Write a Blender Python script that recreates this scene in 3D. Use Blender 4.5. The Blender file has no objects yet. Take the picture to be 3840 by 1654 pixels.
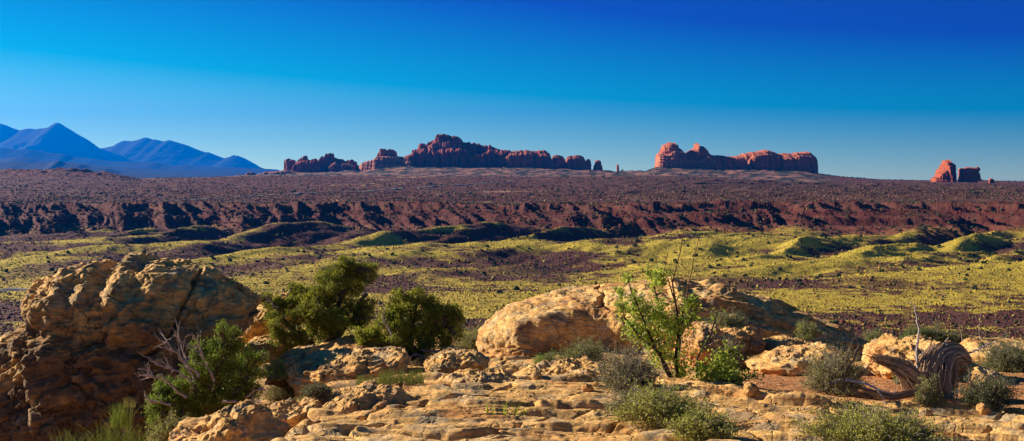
import bpy, math, random
import numpy as np
from mathutils import Vector, Matrix
R = math.radians
sc = bpy.context.scene
COL = sc.collection
# ------------------------------------------------------------------ camera, sky, sun, exposure
F, CX, HY = 4635.0, 1920.0, 665.0            # focal length in photograph pixels, image centre, horizon row
cam_d = bpy.data.cameras.new("camera"); cam = bpy.data.objects.new("camera", cam_d); COL.objects.link(cam)
cam.location = (0, 0, 0); cam.rotation_euler = (R(90), 0, 0)
cam_d.sensor_width = 36.0; cam_d.lens = 36.0 * F / 3840.0
cam_d.shift_y = -(827.0 - HY) / 3840.0
cam_d.clip_start = 0.2; cam_d.clip_end = 120000.0
sc.camera = cam
SUN_EL, SUN_AZ = R(22.0), R(-62.0)           # azimuth from +Y (view direction), negative = left
sdir = Vector((math.sin(SUN_AZ) * math.cos(SUN_EL), math.cos(SUN_AZ) * math.cos(SUN_EL), math.sin(SUN_EL)))
sl = bpy.data.lights.new("sun", 'SUN'); sl.energy = 5.0; sl.angle = R(0.5); sl.color = (1.0, 0.87, 0.68)
so = bpy.data.objects.new("sun", sl); COL.objects.link(so)
so.rotation_euler = sdir.to_track_quat('Z', 'Y').to_euler()
w = bpy.data.worlds.new("World"); sc.world = w; w.use_nodes = True
nt = w.node_tree; nt.nodes.clear()
sky = nt.nodes.new('ShaderNodeTexSky'); sky.sky_type = 'NISHITA'; sky.sun_disc = False
sky.sun_elevation = SUN_EL; sky.sun_rotation = SUN_AZ; sky.altitude = 1500; sky.air_density = 0.6
sky.dust_density = 0.0; sky.ozone_density = 6.0
# deep polarised blue: the sky's own colour with its grey share taken out, channel by channel
ma = nt.nodes.new('ShaderNodeVectorMath'); ma.operation = 'MULTIPLY_ADD'
ma.inputs[1].default_value = (3.9, 2.9, 0.80); ma.inputs[2].default_value = (-6.8, -6.45, 0.0)
mx0 = nt.nodes.new('ShaderNodeVectorMath'); mx0.operation = 'MAXIMUM'; mx0.inputs[1].default_value = (0.06, 0.44, 0.0)
bg = nt.nodes.new('ShaderNodeBackground'); bg.inputs[1].default_value = 0.050
wo = nt.nodes.new('ShaderNodeOutputWorld')
nt.links.new(sky.outputs[0], ma.inputs[0]); nt.links.new(ma.outputs[0], mx0.inputs[0])
nt.links.new(mx0.outputs[0], bg.inputs[0]); nt.links.new(bg.outputs[0], wo.inputs[0])
sc.view_settings.view_transform = 'Standard'; sc.view_settings.look = 'None'
sc.view_settings.exposure = 1.18; sc.view_settings.gamma = 1.0
sc.cycles.use_denoising = True
sc.cycles.max_bounces = 6; sc.cycles.diffuse_bounces = 3; sc.cycles.transmission_bounces = 3; sc.cycles.volume_bounces = 0
rng = np.random.default_rng(7); random.seed(7)

# ------------------------------------------------------------------ noise
_perm = np.random.default_rng(11).permutation(4096).astype(np.int64); _perm = np.concatenate([_perm, _perm])
_gr = np.random.default_rng(12).normal(size=(4096, 3)); _gr /= np.linalg.norm(_gr, axis=1, keepdims=True)
_gr = _gr.astype(np.float32)
_g2 = np.ascontiguousarray(_gr[:, :2]); _perm = _perm.astype(np.int32)
def perlin(x, y, z=0.0, seed=0):
    x = np.asarray(x, np.float64) + seed*17.31
    if np.ndim(z) == 0 and float(z) == 0.0:
        x, y = np.broadcast_arrays(x, y); xf = np.floor(x); yf = np.floor(y); fx = (x-xf).astype(np.float32); fy = (y-yf).astype(np.float32)
        xi = xf.astype(np.int32) & 4095; yi = yf.astype(np.int32)
        u = fx*fx*fx*(fx*(fx*6-15)+10); v = fy*fy*fy*(fy*(fy*6-15)+10)
        p0 = _perm[xi]+yi; p1 = _perm[xi+1]+yi
        def g(p, dx, dy):
            q = _g2[_perm[p & 4095]]; return q[..., 0]*(fx-dx)+q[..., 1]*(fy-dy)
        a = g(p0, 0, 0); a = a+u*(g(p1, 1, 0)-a); b = g(p0+1, 0, 1); b = b+u*(g(p1+1, 1, 1)-b)
        return (a+v*(b-a))*1.6
    x, y, z = np.broadcast_arrays(x, y, z)
    xf = np.floor(x); yf = np.floor(y); zf = np.floor(z); fx = (x-xf).astype(np.float32); fy = (y-yf).astype(np.float32); fz = (z-zf).astype(np.float32)
    xi = xf.astype(np.int32) & 4095; yi = yf.astype(np.int32); zi = zf.astype(np.int32)
    u = fx*fx*fx*(fx*(fx*6-15)+10); v = fy*fy*fy*(fy*(fy*6-15)+10); t = fz*fz*fz*(fz*(fz*6-15)+10)
    r = None
    for dz in (0, 1):
        e = []
        for dy in (0, 1):
            h = []
            for dx in (0, 1):
                q = _gr[_perm[(_perm[(_perm[xi+dx]+yi+dy) & 4095]+zi+dz) & 4095]]
                h.append(q[..., 0]*(fx-dx)+q[..., 1]*(fy-dy)+q[..., 2]*(fz-dz))
            e.append(h[0]+u*(h[1]-h[0]))
        p = e[0]+v*(e[1]-e[0]); r = p if r is None else r+t*(p-r)
    return r*1.6
def fbm(x, y, z=0.0, o=5, seed=0, gain=0.5, lac=2.03):
    s = 0; a = 1.0; f = 1.0; n = 0
    for i in range(o):
        s = s + a*perlin(np.asarray(x)*f, np.asarray(y)*f, np.asarray(z)*f, seed+i*3); n += a; a *= gain; f *= lac
    return s/n
def ridged(x, y, z=0.0, o=4, seed=0, gain=0.5):
    s = 0; a = 1.0; f = 1.0; n = 0
    for i in range(o):
        s = s + a*(1-np.abs(perlin(np.asarray(x)*f, np.asarray(y)*f, np.asarray(z)*f, seed+i*3))*2); n += a; a *= gain; f *= 2.07
    return s/n
def sstep(a, b, x):
    t = np.clip((np.asarray(x)-a)/(b-a), 0, 1); return t*t*(3-2*t)
def P(X, Y, d):
    return Vector(((X-CX)/F*d, d, -(Y-HY)/F*d))

# ------------------------------------------------------------------ mesh, material and object helpers
def mesh_np(name, V, Q, col=None, smooth=True, tri=False):
    me = bpy.data.meshes.new(name)
    V = np.ascontiguousarray(V, np.float32); Q = np.ascontiguousarray(Q, np.int32)
    n = Q.shape[1]
    me.vertices.add(len(V)); me.vertices.foreach_set('co', V.ravel())
    me.loops.add(Q.size); me.loops.foreach_set('vertex_index', Q.ravel())
    me.polygons.add(len(Q)); me.polygons.foreach_set('loop_start', np.arange(0, Q.size, n, dtype=np.int32))
    me.polygons.foreach_set('use_smooth', np.full(len(Q), smooth))
    me.update(calc_edges=True)
    if col is not None:
        a = me.color_attributes.new('cover', 'FLOAT_COLOR', 'POINT')
        c = np.ones((len(V), 4), np.float32); c[:, :3] = np.clip(col, 0, 1); a.data.foreach_set('color', c.ravel())
    return me
def grid_quads(nr, nc, off=0, wrap=False):
    i = np.arange(nr-1)[:, None]; j = np.arange(nc if wrap else nc-1)[None, :]
    a = i*nc + j; b = i*nc + (j+1) % nc
    return (np.stack([a, b, b+nc, a+nc], -1).reshape(-1, 4) + off).astype(np.int32)
def link(name, me, mat=None, parent=None, **kw):
    o = bpy.data.objects.new(name, me); COL.objects.link(o)
    if mat is not None and me is not None and len(me.materials) == 0: me.materials.append(mat)
    if parent is not None: o.parent = parent
    for k, v in kw.items(): o[k] = v
    return o
def nmat(name):
    m = bpy.data.materials.new(name); m.use_nodes = True
    t = m.node_tree; b = t.nodes['Principled BSDF']; b.inputs['Roughness'].default_value = 0.9
    b.inputs['Specular IOR Level'].default_value = 0.15
    return m, t, b
def cover_mat(name, scale=1.0, var=0.35, bump=0.3, bscale=6.0, bdist=0.03, rough=0.92, spots=None, bed=0.0):
    """albedo from the 'cover' attribute (rock, soil or plant colour), broken up by object-space noise, plus fine relief"""
    m, t, b = nmat(name); N = t.nodes.new; L = t.links.new
    at = N('ShaderNodeAttribute'); at.attribute_name = 'cover'
    tc = N('ShaderNodeTexCoord')
    n1 = N('ShaderNodeTexNoise'); n1.inputs['Scale'].default_value = scale; n1.inputs['Detail'].default_value = 8; n1.inputs['Roughness'].default_value = 0.65
    L(tc.outputs['Object'], n1.inputs['Vector'])
    mr = N('ShaderNodeMapRange'); mr.inputs['From Min'].default_value = 0.3; mr.inputs['From Max'].default_value = 0.7
    mr.inputs['To Min'].default_value = 1-var; mr.inputs['To Max'].default_value = 1+var
    L(n1.outputs['Fac'], mr.inputs['Value'])
    mul = N('ShaderNodeVectorMath'); mul.operation = 'SCALE'
    L(at.outputs['Color'], mul.inputs[0]); L(mr.outputs[0], mul.inputs['Scale'])
    out = mul.outputs[0]
    if spots:
        for (sc_, lo, hi, colr, amt) in spots:
            n = N('ShaderNodeTexNoise'); n.inputs['Scale'].default_value = sc_; n.inputs['Detail'].default_value = 6; n.inputs['Roughness'].default_value = 0.7
            L(tc.outputs['Object'], n.inputs['Vector'])
            r = N('ShaderNodeMapRange'); r.inputs['From Min'].default_value = lo; r.inputs['From Max'].default_value = hi; r.inputs['To Max'].default_value = amt
            L(n.outputs['Fac'], r.inputs['Value'])
            mx = N('ShaderNodeMixRGB'); mx.inputs[2].default_value = (*colr, 1)
            L(r.outputs[0], mx.inputs[0]); L(out, mx.inputs[1]); out = mx.outputs[0]
    L(out, b.inputs['Base Color']); b.inputs['Roughness'].default_value = rough
    if bump:
        n2 = N('ShaderNodeTexNoise'); n2.inputs['Scale'].default_value = bscale; n2.inputs['Detail'].default_value = 10; n2.inputs['Roughness'].default_value = 0.7
        L(tc.outputs['Object'], n2.inputs['Vector'])
        bp = N('ShaderNodeBump'); bp.inputs['Strength'].default_value = bump; bp.inputs['Distance'].default_value = bdist
        L(n2.outputs['Fac'], bp.inputs['Height']); nrm = bp.outputs[0]
        if bed:
            mp = N('ShaderNodeMapping'); mp.inputs['Scale'].default_value = (1.0, 1.0, 7.0); mp.inputs['Rotation'].default_value = (0.0, R(7), 0.0); L(tc.outputs['Object'], mp.inputs['Vector'])
            n3 = N('ShaderNodeTexNoise'); n3.inputs['Scale'].default_value = 3.2; n3.inputs['Detail'].default_value = 9; n3.inputs['Roughness'].default_value = 0.62; n3.inputs['Distortion'].default_value = .25; L(mp.outputs[0], n3.inputs['Vector'])
            rp = N('ShaderNodeMapRange'); rp.inputs['From Min'].default_value = .44; rp.inputs['From Max'].default_value = .56; L(n3.outputs['Fac'], rp.inputs['Value'])
            b2 = N('ShaderNodeBump'); b2.inputs['Strength'].default_value = bed; b2.inputs['Distance'].default_value = 0.05; L(rp.outputs[0], b2.inputs['Height']); L(nrm, b2.inputs['Normal']); nrm = b2.outputs[0]
            vo = N('ShaderNodeTexVoronoi'); vo.feature = 'DISTANCE_TO_EDGE'; vo.inputs['Scale'].default_value = 1.7
            va = N('ShaderNodeVectorMath'); va.operation = 'ADD'; nd = N('ShaderNodeTexNoise'); nd.inputs['Scale'].default_value = 2.0; nd.inputs['Detail'].default_value = 5; L(tc.outputs['Object'], nd.inputs['Vector'])
            L(tc.outputs['Object'], va.inputs[0]); L(nd.outputs['Color'], va.inputs[1]); L(va.outputs[0], vo.inputs['Vector'])
            rc = N('ShaderNodeMapRange'); rc.inputs['From Max'].default_value = .025; L(vo.outputs['Distance'], rc.inputs['Value'])
            b3 = N('ShaderNodeBump'); b3.inputs['Strength'].default_value = .8; b3.inputs['Distance'].default_value = 0.04; L(rc.outputs[0], b3.inputs['Height']); L(nrm, b3.inputs['Normal']); nrm = b3.outputs[0]
        L(nrm, b.inputs['Normal'])
    return m

# ------------------------------------------------------------------ far terrain: valley, scarp, plateau, aprons of the buttes
KY = np.array([0, 25, 45, 80, 150, 300, 450, 800, 1000, 1180, 1215, 1300, 1400, 1500, 1900, 2400])
KZ = np.array([-14, -15, -18, -28, -44, -56, -60, -60.5, -60, -57, -52, -33, -31, -29, -22.5, -11.5])
CRX = [-4000, 0, 250, 420, 520, 1000, 1600, 2300, 2600, 2900, 3100, 3400, 3840, 8000]
CRR = [650, 645, 641, 655, 669, 661, 661, 665, 668, 684, 690, 692, 700, 700]
FRX = [-4000, 500, 760, 900, 1070, 1350, 1480, 1990, 2090, 2230, 2300, 2420, 2460, 2700, 2990, 3063, 3130, 3300, 3480, 3520, 3700, 3840, 8000]
FRR = [700, 690, 668, 657, 648, 642, 627, 627, 632, 636, 643, 641, 628, 634, 640, 648, 660, 673, 677, 674.5, 677, 681, 690]
HILLS = [(2770, 872, 1010, 62, 60), (2500, 905, 960, 30, 50), (2200, 925, 930, 55, 40), (2130, 905, 985, 30, 40), (3230, 912, 1040, 30, 40),
         (3480, 915, 1050, 34, 40), (3790, 905, 1050, 40, 40), (1900, 856, 1130, 70, 40), (1150, 868, 1120, 60, 40), (1500, 872, 1090, 60, 40),
         (700, 873, 1140, 70, 30), (250, 905, 1010, 80, 40), (960, 945, 890, 50, 40), (1180, 985, 820, 50, 30), (1600, 935, 900, 60, 50)]
def terrain(x, y):
    """height and scarp coordinate of the far land at x, y (metres, eye level = 0)"""
    ys = np.maximum(y, 1.0); r = np.hypot(x, y); yy = np.where(y > 0.5*r, y, r*0.9)
    X = CX + F*np.clip(x/np.maximum(yy, 1.0), -1.5, 1.5)
    # gullied scarp: spurs run towards the camera and to the left
    px = x + 0.55*(yy-1200) + 45*fbm(x/260.0, yy/200.0, 0, 2, seed=26)
    spur = ridged(px/135.0, yy/900.0, 0, 2, seed=5)*0.55 + ridged(px/46.0, yy/260.0, 0, 3, seed=9)*0.45
    band = sstep(950, 1160, yy)*(1-sstep(1480, 1800, yy))
    warp = -(150+120*perlin(x/500.0, 0.5, 0, 24))*(spur-0.45)*band + 110*fbm(x/330.0, yy/420.0, 0, 4, seed=21)*band
    s = yy + warp
    z = np.interp(s, KY, KZ)
    face = sstep(1150, 1210, s)*(1-sstep(1290, 1400, s))
    z = z + face*8.0*(ridged(px/27.0, yy/80.0, 0, 4, seed=14, gain=.6)-0.45)
    rim = sstep(1292, 1298, s) * (1-sstep(1300, 1500, s))
    z = z + 5.0*rim*(0.7+0.6*perlin(x/90.0, yy/90.0, 0, 2))
    rim2 = sstep(1235, 1241, s) * (1-sstep(1241, 1290, s)); z = z + 3.5*rim2
    # plateau up to its crest and land beyond
    zc = -(np.interp(X, CRX, CRR)-HY)/F*2800.0
    zf = -(np.interp(X, FRX, FRR)-HY)/F*4150.0
    t1 = sstep(1900, 2800, yy)*0.6 + 0.4*np.clip((yy-1900)/900, 0, 1); zz = np.where(yy > 1900, -22.5*(1-t1) + zc*t1, z)
    t2 = sstep(2850, 3350, yy); zz = np.where(yy > 2800, zc*(1-t2) + (np.minimum(zc, zf)-10)*t2, zz)
    t3 = sstep(3400, 4150, yy); zz = np.where(yy > 3350, (np.minimum(zc, zf)-10)*(1-t3) + zf*t3, zz)
    t4 = sstep(4500, 6500, yy); zz = np.where(yy > 4400, zf*(1-t4) + -120*t4, zz)
    z = zz - 60*sstep(8000, 30000, yy)
    # rolling ridges on the valley side, long axis up and to the right
    al = 0.6*x + 0.8*yy; ac = 0.8*x - 0.6*yy
    hz = sstep(640, 830, yy)*(1-sstep(1130, 1300, s))
    rd = 1-np.abs(perlin(ac/95.0 + 0.7*perlin(al/260.0, ac/260.0, 0, 31), al/380.0, 0, 40))*2.2 + 0.6*fbm(ac/34.0, al/80.0, 0, 3, seed=44)
    z = z + hz*9.5*(rd-0.35)*(0.55+0.7*perlin(x/300.0, yy/300.0, 0, 33)+0.35)
    for (hx, row, d, sx, sy) in HILLS:
        cx = (hx-CX)/F*d; top = -(row-HY)/F*d - (-59.0)
        q = (x-cx)/sx; p = (yy-d)/sy
        z = z + np.where(hz > 0, 0.62*top*np.exp(-(q*q*0.5+p*p*0.5)*1.1), 0)*sstep(620, 800, yy)
    # low benches and washes on the floor, small relief everywhere
    fl = sstep(250, 420, yy)*(1-sstep(760, 1000, yy))
    w1 = np.abs(perlin(x/170.0 + 0.4*perlin(x/60.0, yy/60.0, 0, 51), yy/130.0, 0, 50))
    z = z + fl*(4.0*fbm(x/150.0, yy/110.0, 0, 4, seed=52) - 2.2*(1-sstep(0.0, 0.05, w1))*sstep(0.0, 0.3, perlin(x/260.0, yy/200.0, 0, 55)))
    near = 1-sstep(250, 500, yy)
    z = z + near*(3.0*fbm(x/60.0, yy/60.0, 0, 4, seed=57))*sstep(30, 90, yy)
    pl = sstep(1420, 1600, s)*(1-sstep(2700, 2850, yy))
    bench = fbm(x/330.0, yy/140.0, 0, 4, seed=60)
    zz = z + pl*(5.0*bench + 0.9*fbm(x/30.0, yy/30.0, 0, 3, seed=66))*sstep(1350, 1600, s)
    q = zz/2.6 + 0.9*fbm(x/45.0, yy/45.0, 0, 3, seed=68); f = q-np.floor(q)
    z = zz + 2.6*(sstep(0.42, 0.58, f)-f)*0.85*np.maximum(pl, face)*sstep(-0.25, 0.1, fbm(x/200.0, yy/90.0, 0, 3, seed=69))
    ridge_r = sstep(2100, 2450, X)*pl
    z = z + ridge_r*5.0*ridged((0.8*x-0.6*yy)/70.0, (0.6*x+0.8*yy)/260.0, 0, 2, seed=70)
    ap = sstep(3500, 3800, yy)*(1-sstep(4350, 4500, yy))
    dome = np.abs(fbm(x/85.0, yy/60.0, 0, 3, seed=80))
    z = z + ap*(14*dome-4)*sstep(660, 640, np.interp(X, FRX, FRR))
    z = z + 0.5*fbm(x/9.0, yy/9.0, 0, 3, seed=90)*sstep(60, 200, yy)*(1-sstep(1800, 3000, yy))
    # red rock ridge at the far left of the plateau
    lr = (1-sstep(380, 520, X))*sstep(2500, 2700, yy)*(1-sstep(2850, 3100, yy))
    z = z + lr*17*np.abs(fbm(x/46.0, yy/80.0, 0, 4, seed=95))
    return z, s, hz, X, yy
TH = np.concatenate([np.linspace(-180, -60, 25)[:-1], np.linspace(-60, -25, 60)[:-1], np.linspace(-25, 25, 1100), np.linspace(25, 60, 60)[1:], np.linspace(60, 180, 25)[1:-1]])
RR = np.concatenate([np.geomspace(12, 300, 90)[:-1], np.geomspace(300, 1100, 340)[:-1], np.geomspace(1100, 1500, 300)[:-1], np.geomspace(1500, 4700, 400)[:-1], np.geomspace(4700, 31500, 45)])
th = np.radians(TH)[None, :]; rr = RR[:, None]/np.where(np.abs(th) < 1.0, np.cos(np.clip(th, -1, 1)), math.cos(1.0))
GX = rr*np.sin(th); GY = rr*np.cos(th)
gz, gs, ghz, gX, gyy = terrain(GX, GY)
def ground_cover(x, y, z, s, hz, X, yy):
    c = np.zeros(x.shape + (3,), np.float32)
    red = np.array([.095, .020, .015]); purple = np.array([.100, .036, .026]); yel = np.array([.48, .36, .042]); olive = np.array([.10, .095, .03])
    tan = np.array([.42, .25, .13]); brown = np.array([.118, .032, .023]); slick = np.array([.34, .155, .10]); dark = np.array([.030, .034, .022])
    n1 = fbm(x/70.0, yy/45.0, 0, 5, seed=101); n2 = fbm(x/9.0, yy/7.0, 0, 4, seed=111); n3 = fbm(x/240.0, yy/110.0, 0, 4, seed=121)
    def mix(a, b, t): return a*(1-t[..., None]) + b*t[..., None]
    vg = sstep(-0.14, 0.14, n3*1.1+n1*0.7+0.5*n2+0.13+0.22*sstep(1400, 2400, X)*sstep(700, 800, yy)-.1*(1-sstep(500, 650, yy))-.08*sstep(2600, 3050, X)*(1-sstep(690, 800, yy)))
    floor = mix(mix(purple, red, sstep(0.05, 0.3, n1)), yel, vg*np.clip(0.80+0.8*n2, 0, 1))
    # rabbitbrush crests; darker swales: scrub, red soil and slope shade painted into the colour
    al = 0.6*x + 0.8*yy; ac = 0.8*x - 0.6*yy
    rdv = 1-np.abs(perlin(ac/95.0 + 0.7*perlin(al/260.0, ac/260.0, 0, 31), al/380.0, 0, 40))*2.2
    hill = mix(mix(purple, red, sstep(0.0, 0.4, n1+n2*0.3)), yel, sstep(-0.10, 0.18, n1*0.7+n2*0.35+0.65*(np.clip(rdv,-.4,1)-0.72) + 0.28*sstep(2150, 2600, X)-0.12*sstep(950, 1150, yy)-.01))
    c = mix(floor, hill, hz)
    nearc = mix(mix(purple, red, sstep(-.1, .3, n1)), olive, sstep(-0.1, 0.3, n2)*0.6)
    c = mix(c, nearc, 1-sstep(260, 430, yy))
    scarp = mix(mix(red*.8, red*1.25, sstep(0, .4, n2)), purple*.8, sstep(-0.1, 0.35, n1)*0.8)
    scarp = mix(scarp, np.array([.15, .060, .04]), sstep(.15, .4, perlin(z/3.2+.4*n1, .5, 0, 99))*.5)
    c = mix(c, scarp, sstep(1120, 1230, s))
    n4 = fbm(x/26.0, yy/14.0, 0, 4, seed=131)
    plat = mix(brown*0.8, np.array([.15, .065, .045]), sstep(-0.05, 0.5, n4)); plat = mix(plat, dark*1.6, sstep(0.12, 0.4, fbm(x/18.0, yy/12.0, 0, 4, seed=141))*0.8)
    plat = mix(plat, tan, sstep(0.30, 0.48, n3*0.8+n4*0.55+0.13*np.exp(-((X-1500)/420)**2))*0.85)
    plat = mix(plat, np.array([.098, .050, .033]), sstep(1900, 2500, X)*(0.65+0.4*n1))
    c = mix(c, plat, sstep(1400, 1480, s))
    c = mix(c, np.array([.14, .035, .022]), (1-sstep(380, 520, X))*sstep(2450, 2600, yy)*sstep(-.2, .1, n1))
    apc = mix(slick, dark, sstep(0.02, 0.22, fbm(x/60.0, yy/26.0, 0, 5, seed=151)+0.17))
    apc2 = mix(brown, dark, sstep(0.0, 0.3, n1)); apc2 = mix(apc2, tan, sstep(0.2, .4, n4)*.6)
    apc = mix(apc, apc2, sstep(3060, 3160, X))
    c = mix(c, apc, sstep(3000, 3500, yy))
    return c
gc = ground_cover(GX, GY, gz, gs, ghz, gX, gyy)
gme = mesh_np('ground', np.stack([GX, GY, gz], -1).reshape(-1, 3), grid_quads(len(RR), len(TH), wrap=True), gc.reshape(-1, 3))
M_ground = cover_mat('desert_ground', scale=0.35, var=0.45, bump=0.9, bscale=0.5, bdist=0.9)
link('ground', gme, M_ground, kind='structure')
def gheight(x, y):
    return terrain(np.atleast_1d(np.asarray(x, float)), np.atleast_1d(np.asarray(y, float)))

# ------------------------------------------------------------------ far mountains and mesas in the haze
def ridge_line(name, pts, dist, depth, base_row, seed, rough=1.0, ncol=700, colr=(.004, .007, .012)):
    Xs = np.linspace(pts[0][0], pts[-1][0], ncol); rows = np.interp(Xs, [p[0] for p in pts], [p[1] for p in pts])
    rows = np.convolve(np.pad(rows, 4, mode='edge'), np.ones(9)/9, 'valid')
    xs = (Xs-CX)/F*dist; top = -(rows-HY)/F*dist; base = -(base_row-HY)/F*dist
    T = np.linspace(-1, 1, 121)[:, None]
    k = (1-np.abs(T))**1.15
    fold = fbm(xs[None, :]/(depth*0.16), T*5, 0, 5, seed=seed)
    yy = dist + T*depth*(1.0 + 0*xs[None, :]) + fold*depth*0.10*(1-k)*rough
    h = base + (top[None, :]-base)*k
    rel = (top[None, :]-base)
    h = h + rough*rel*0.13*ridged(xs[None, :]/(depth*0.20), yy/(depth*0.45), 0.4, 4, seed=seed+7)*np.sin(np.pi*np.clip(k, 0, 1))*0.8
    h = np.minimum(h, base + rel*(0.1+0.9*k)+rel*0.05*0)
    h = h + rel*0.006*fbm(xs[None, :]/(depth*.02), yy/(depth*.02), 0, 3, seed=seed+3)
    V = np.stack([np.broadcast_to(xs[None, :], h.shape), yy, h], -1).reshape(-1, 3)
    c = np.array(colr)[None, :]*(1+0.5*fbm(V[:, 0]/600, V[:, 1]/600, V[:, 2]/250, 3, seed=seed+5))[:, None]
    return link(name, mesh_np(name, V, grid_quads(121, ncol), c), M_far, kind='structure')
M_far = cover_mat('far_slopes', scale=0.002, var=0.3, bump=0)
MT = 1/2.22
def Z1(l): return [(u*MT, 400+v*MT) for u, v in l]
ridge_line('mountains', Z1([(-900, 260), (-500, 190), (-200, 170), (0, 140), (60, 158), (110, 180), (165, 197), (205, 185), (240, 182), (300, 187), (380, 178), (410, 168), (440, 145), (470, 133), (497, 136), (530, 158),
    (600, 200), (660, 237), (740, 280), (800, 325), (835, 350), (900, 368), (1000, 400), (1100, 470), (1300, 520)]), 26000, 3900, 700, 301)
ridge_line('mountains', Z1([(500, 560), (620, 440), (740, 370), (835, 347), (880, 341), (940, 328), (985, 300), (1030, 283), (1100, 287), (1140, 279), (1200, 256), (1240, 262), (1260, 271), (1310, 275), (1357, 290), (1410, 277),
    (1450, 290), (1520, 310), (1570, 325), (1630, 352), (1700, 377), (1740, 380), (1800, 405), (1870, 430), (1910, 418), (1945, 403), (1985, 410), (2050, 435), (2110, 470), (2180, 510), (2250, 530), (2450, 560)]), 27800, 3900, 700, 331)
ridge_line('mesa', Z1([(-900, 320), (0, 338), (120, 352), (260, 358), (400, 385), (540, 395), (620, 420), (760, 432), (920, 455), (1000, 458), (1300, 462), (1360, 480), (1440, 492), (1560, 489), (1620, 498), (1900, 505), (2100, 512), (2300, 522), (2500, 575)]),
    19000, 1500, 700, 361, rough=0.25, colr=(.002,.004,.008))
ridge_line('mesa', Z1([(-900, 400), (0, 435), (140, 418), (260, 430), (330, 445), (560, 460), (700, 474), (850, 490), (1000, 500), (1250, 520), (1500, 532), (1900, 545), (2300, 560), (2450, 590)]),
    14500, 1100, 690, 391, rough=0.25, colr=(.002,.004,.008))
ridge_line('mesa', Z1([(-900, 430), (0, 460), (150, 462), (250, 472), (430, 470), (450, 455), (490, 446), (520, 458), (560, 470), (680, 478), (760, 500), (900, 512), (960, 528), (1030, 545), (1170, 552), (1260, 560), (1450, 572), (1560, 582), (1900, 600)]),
    10500, 700, 690, 421, rough=0.25, colr=(.010,.010,.016))
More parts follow.
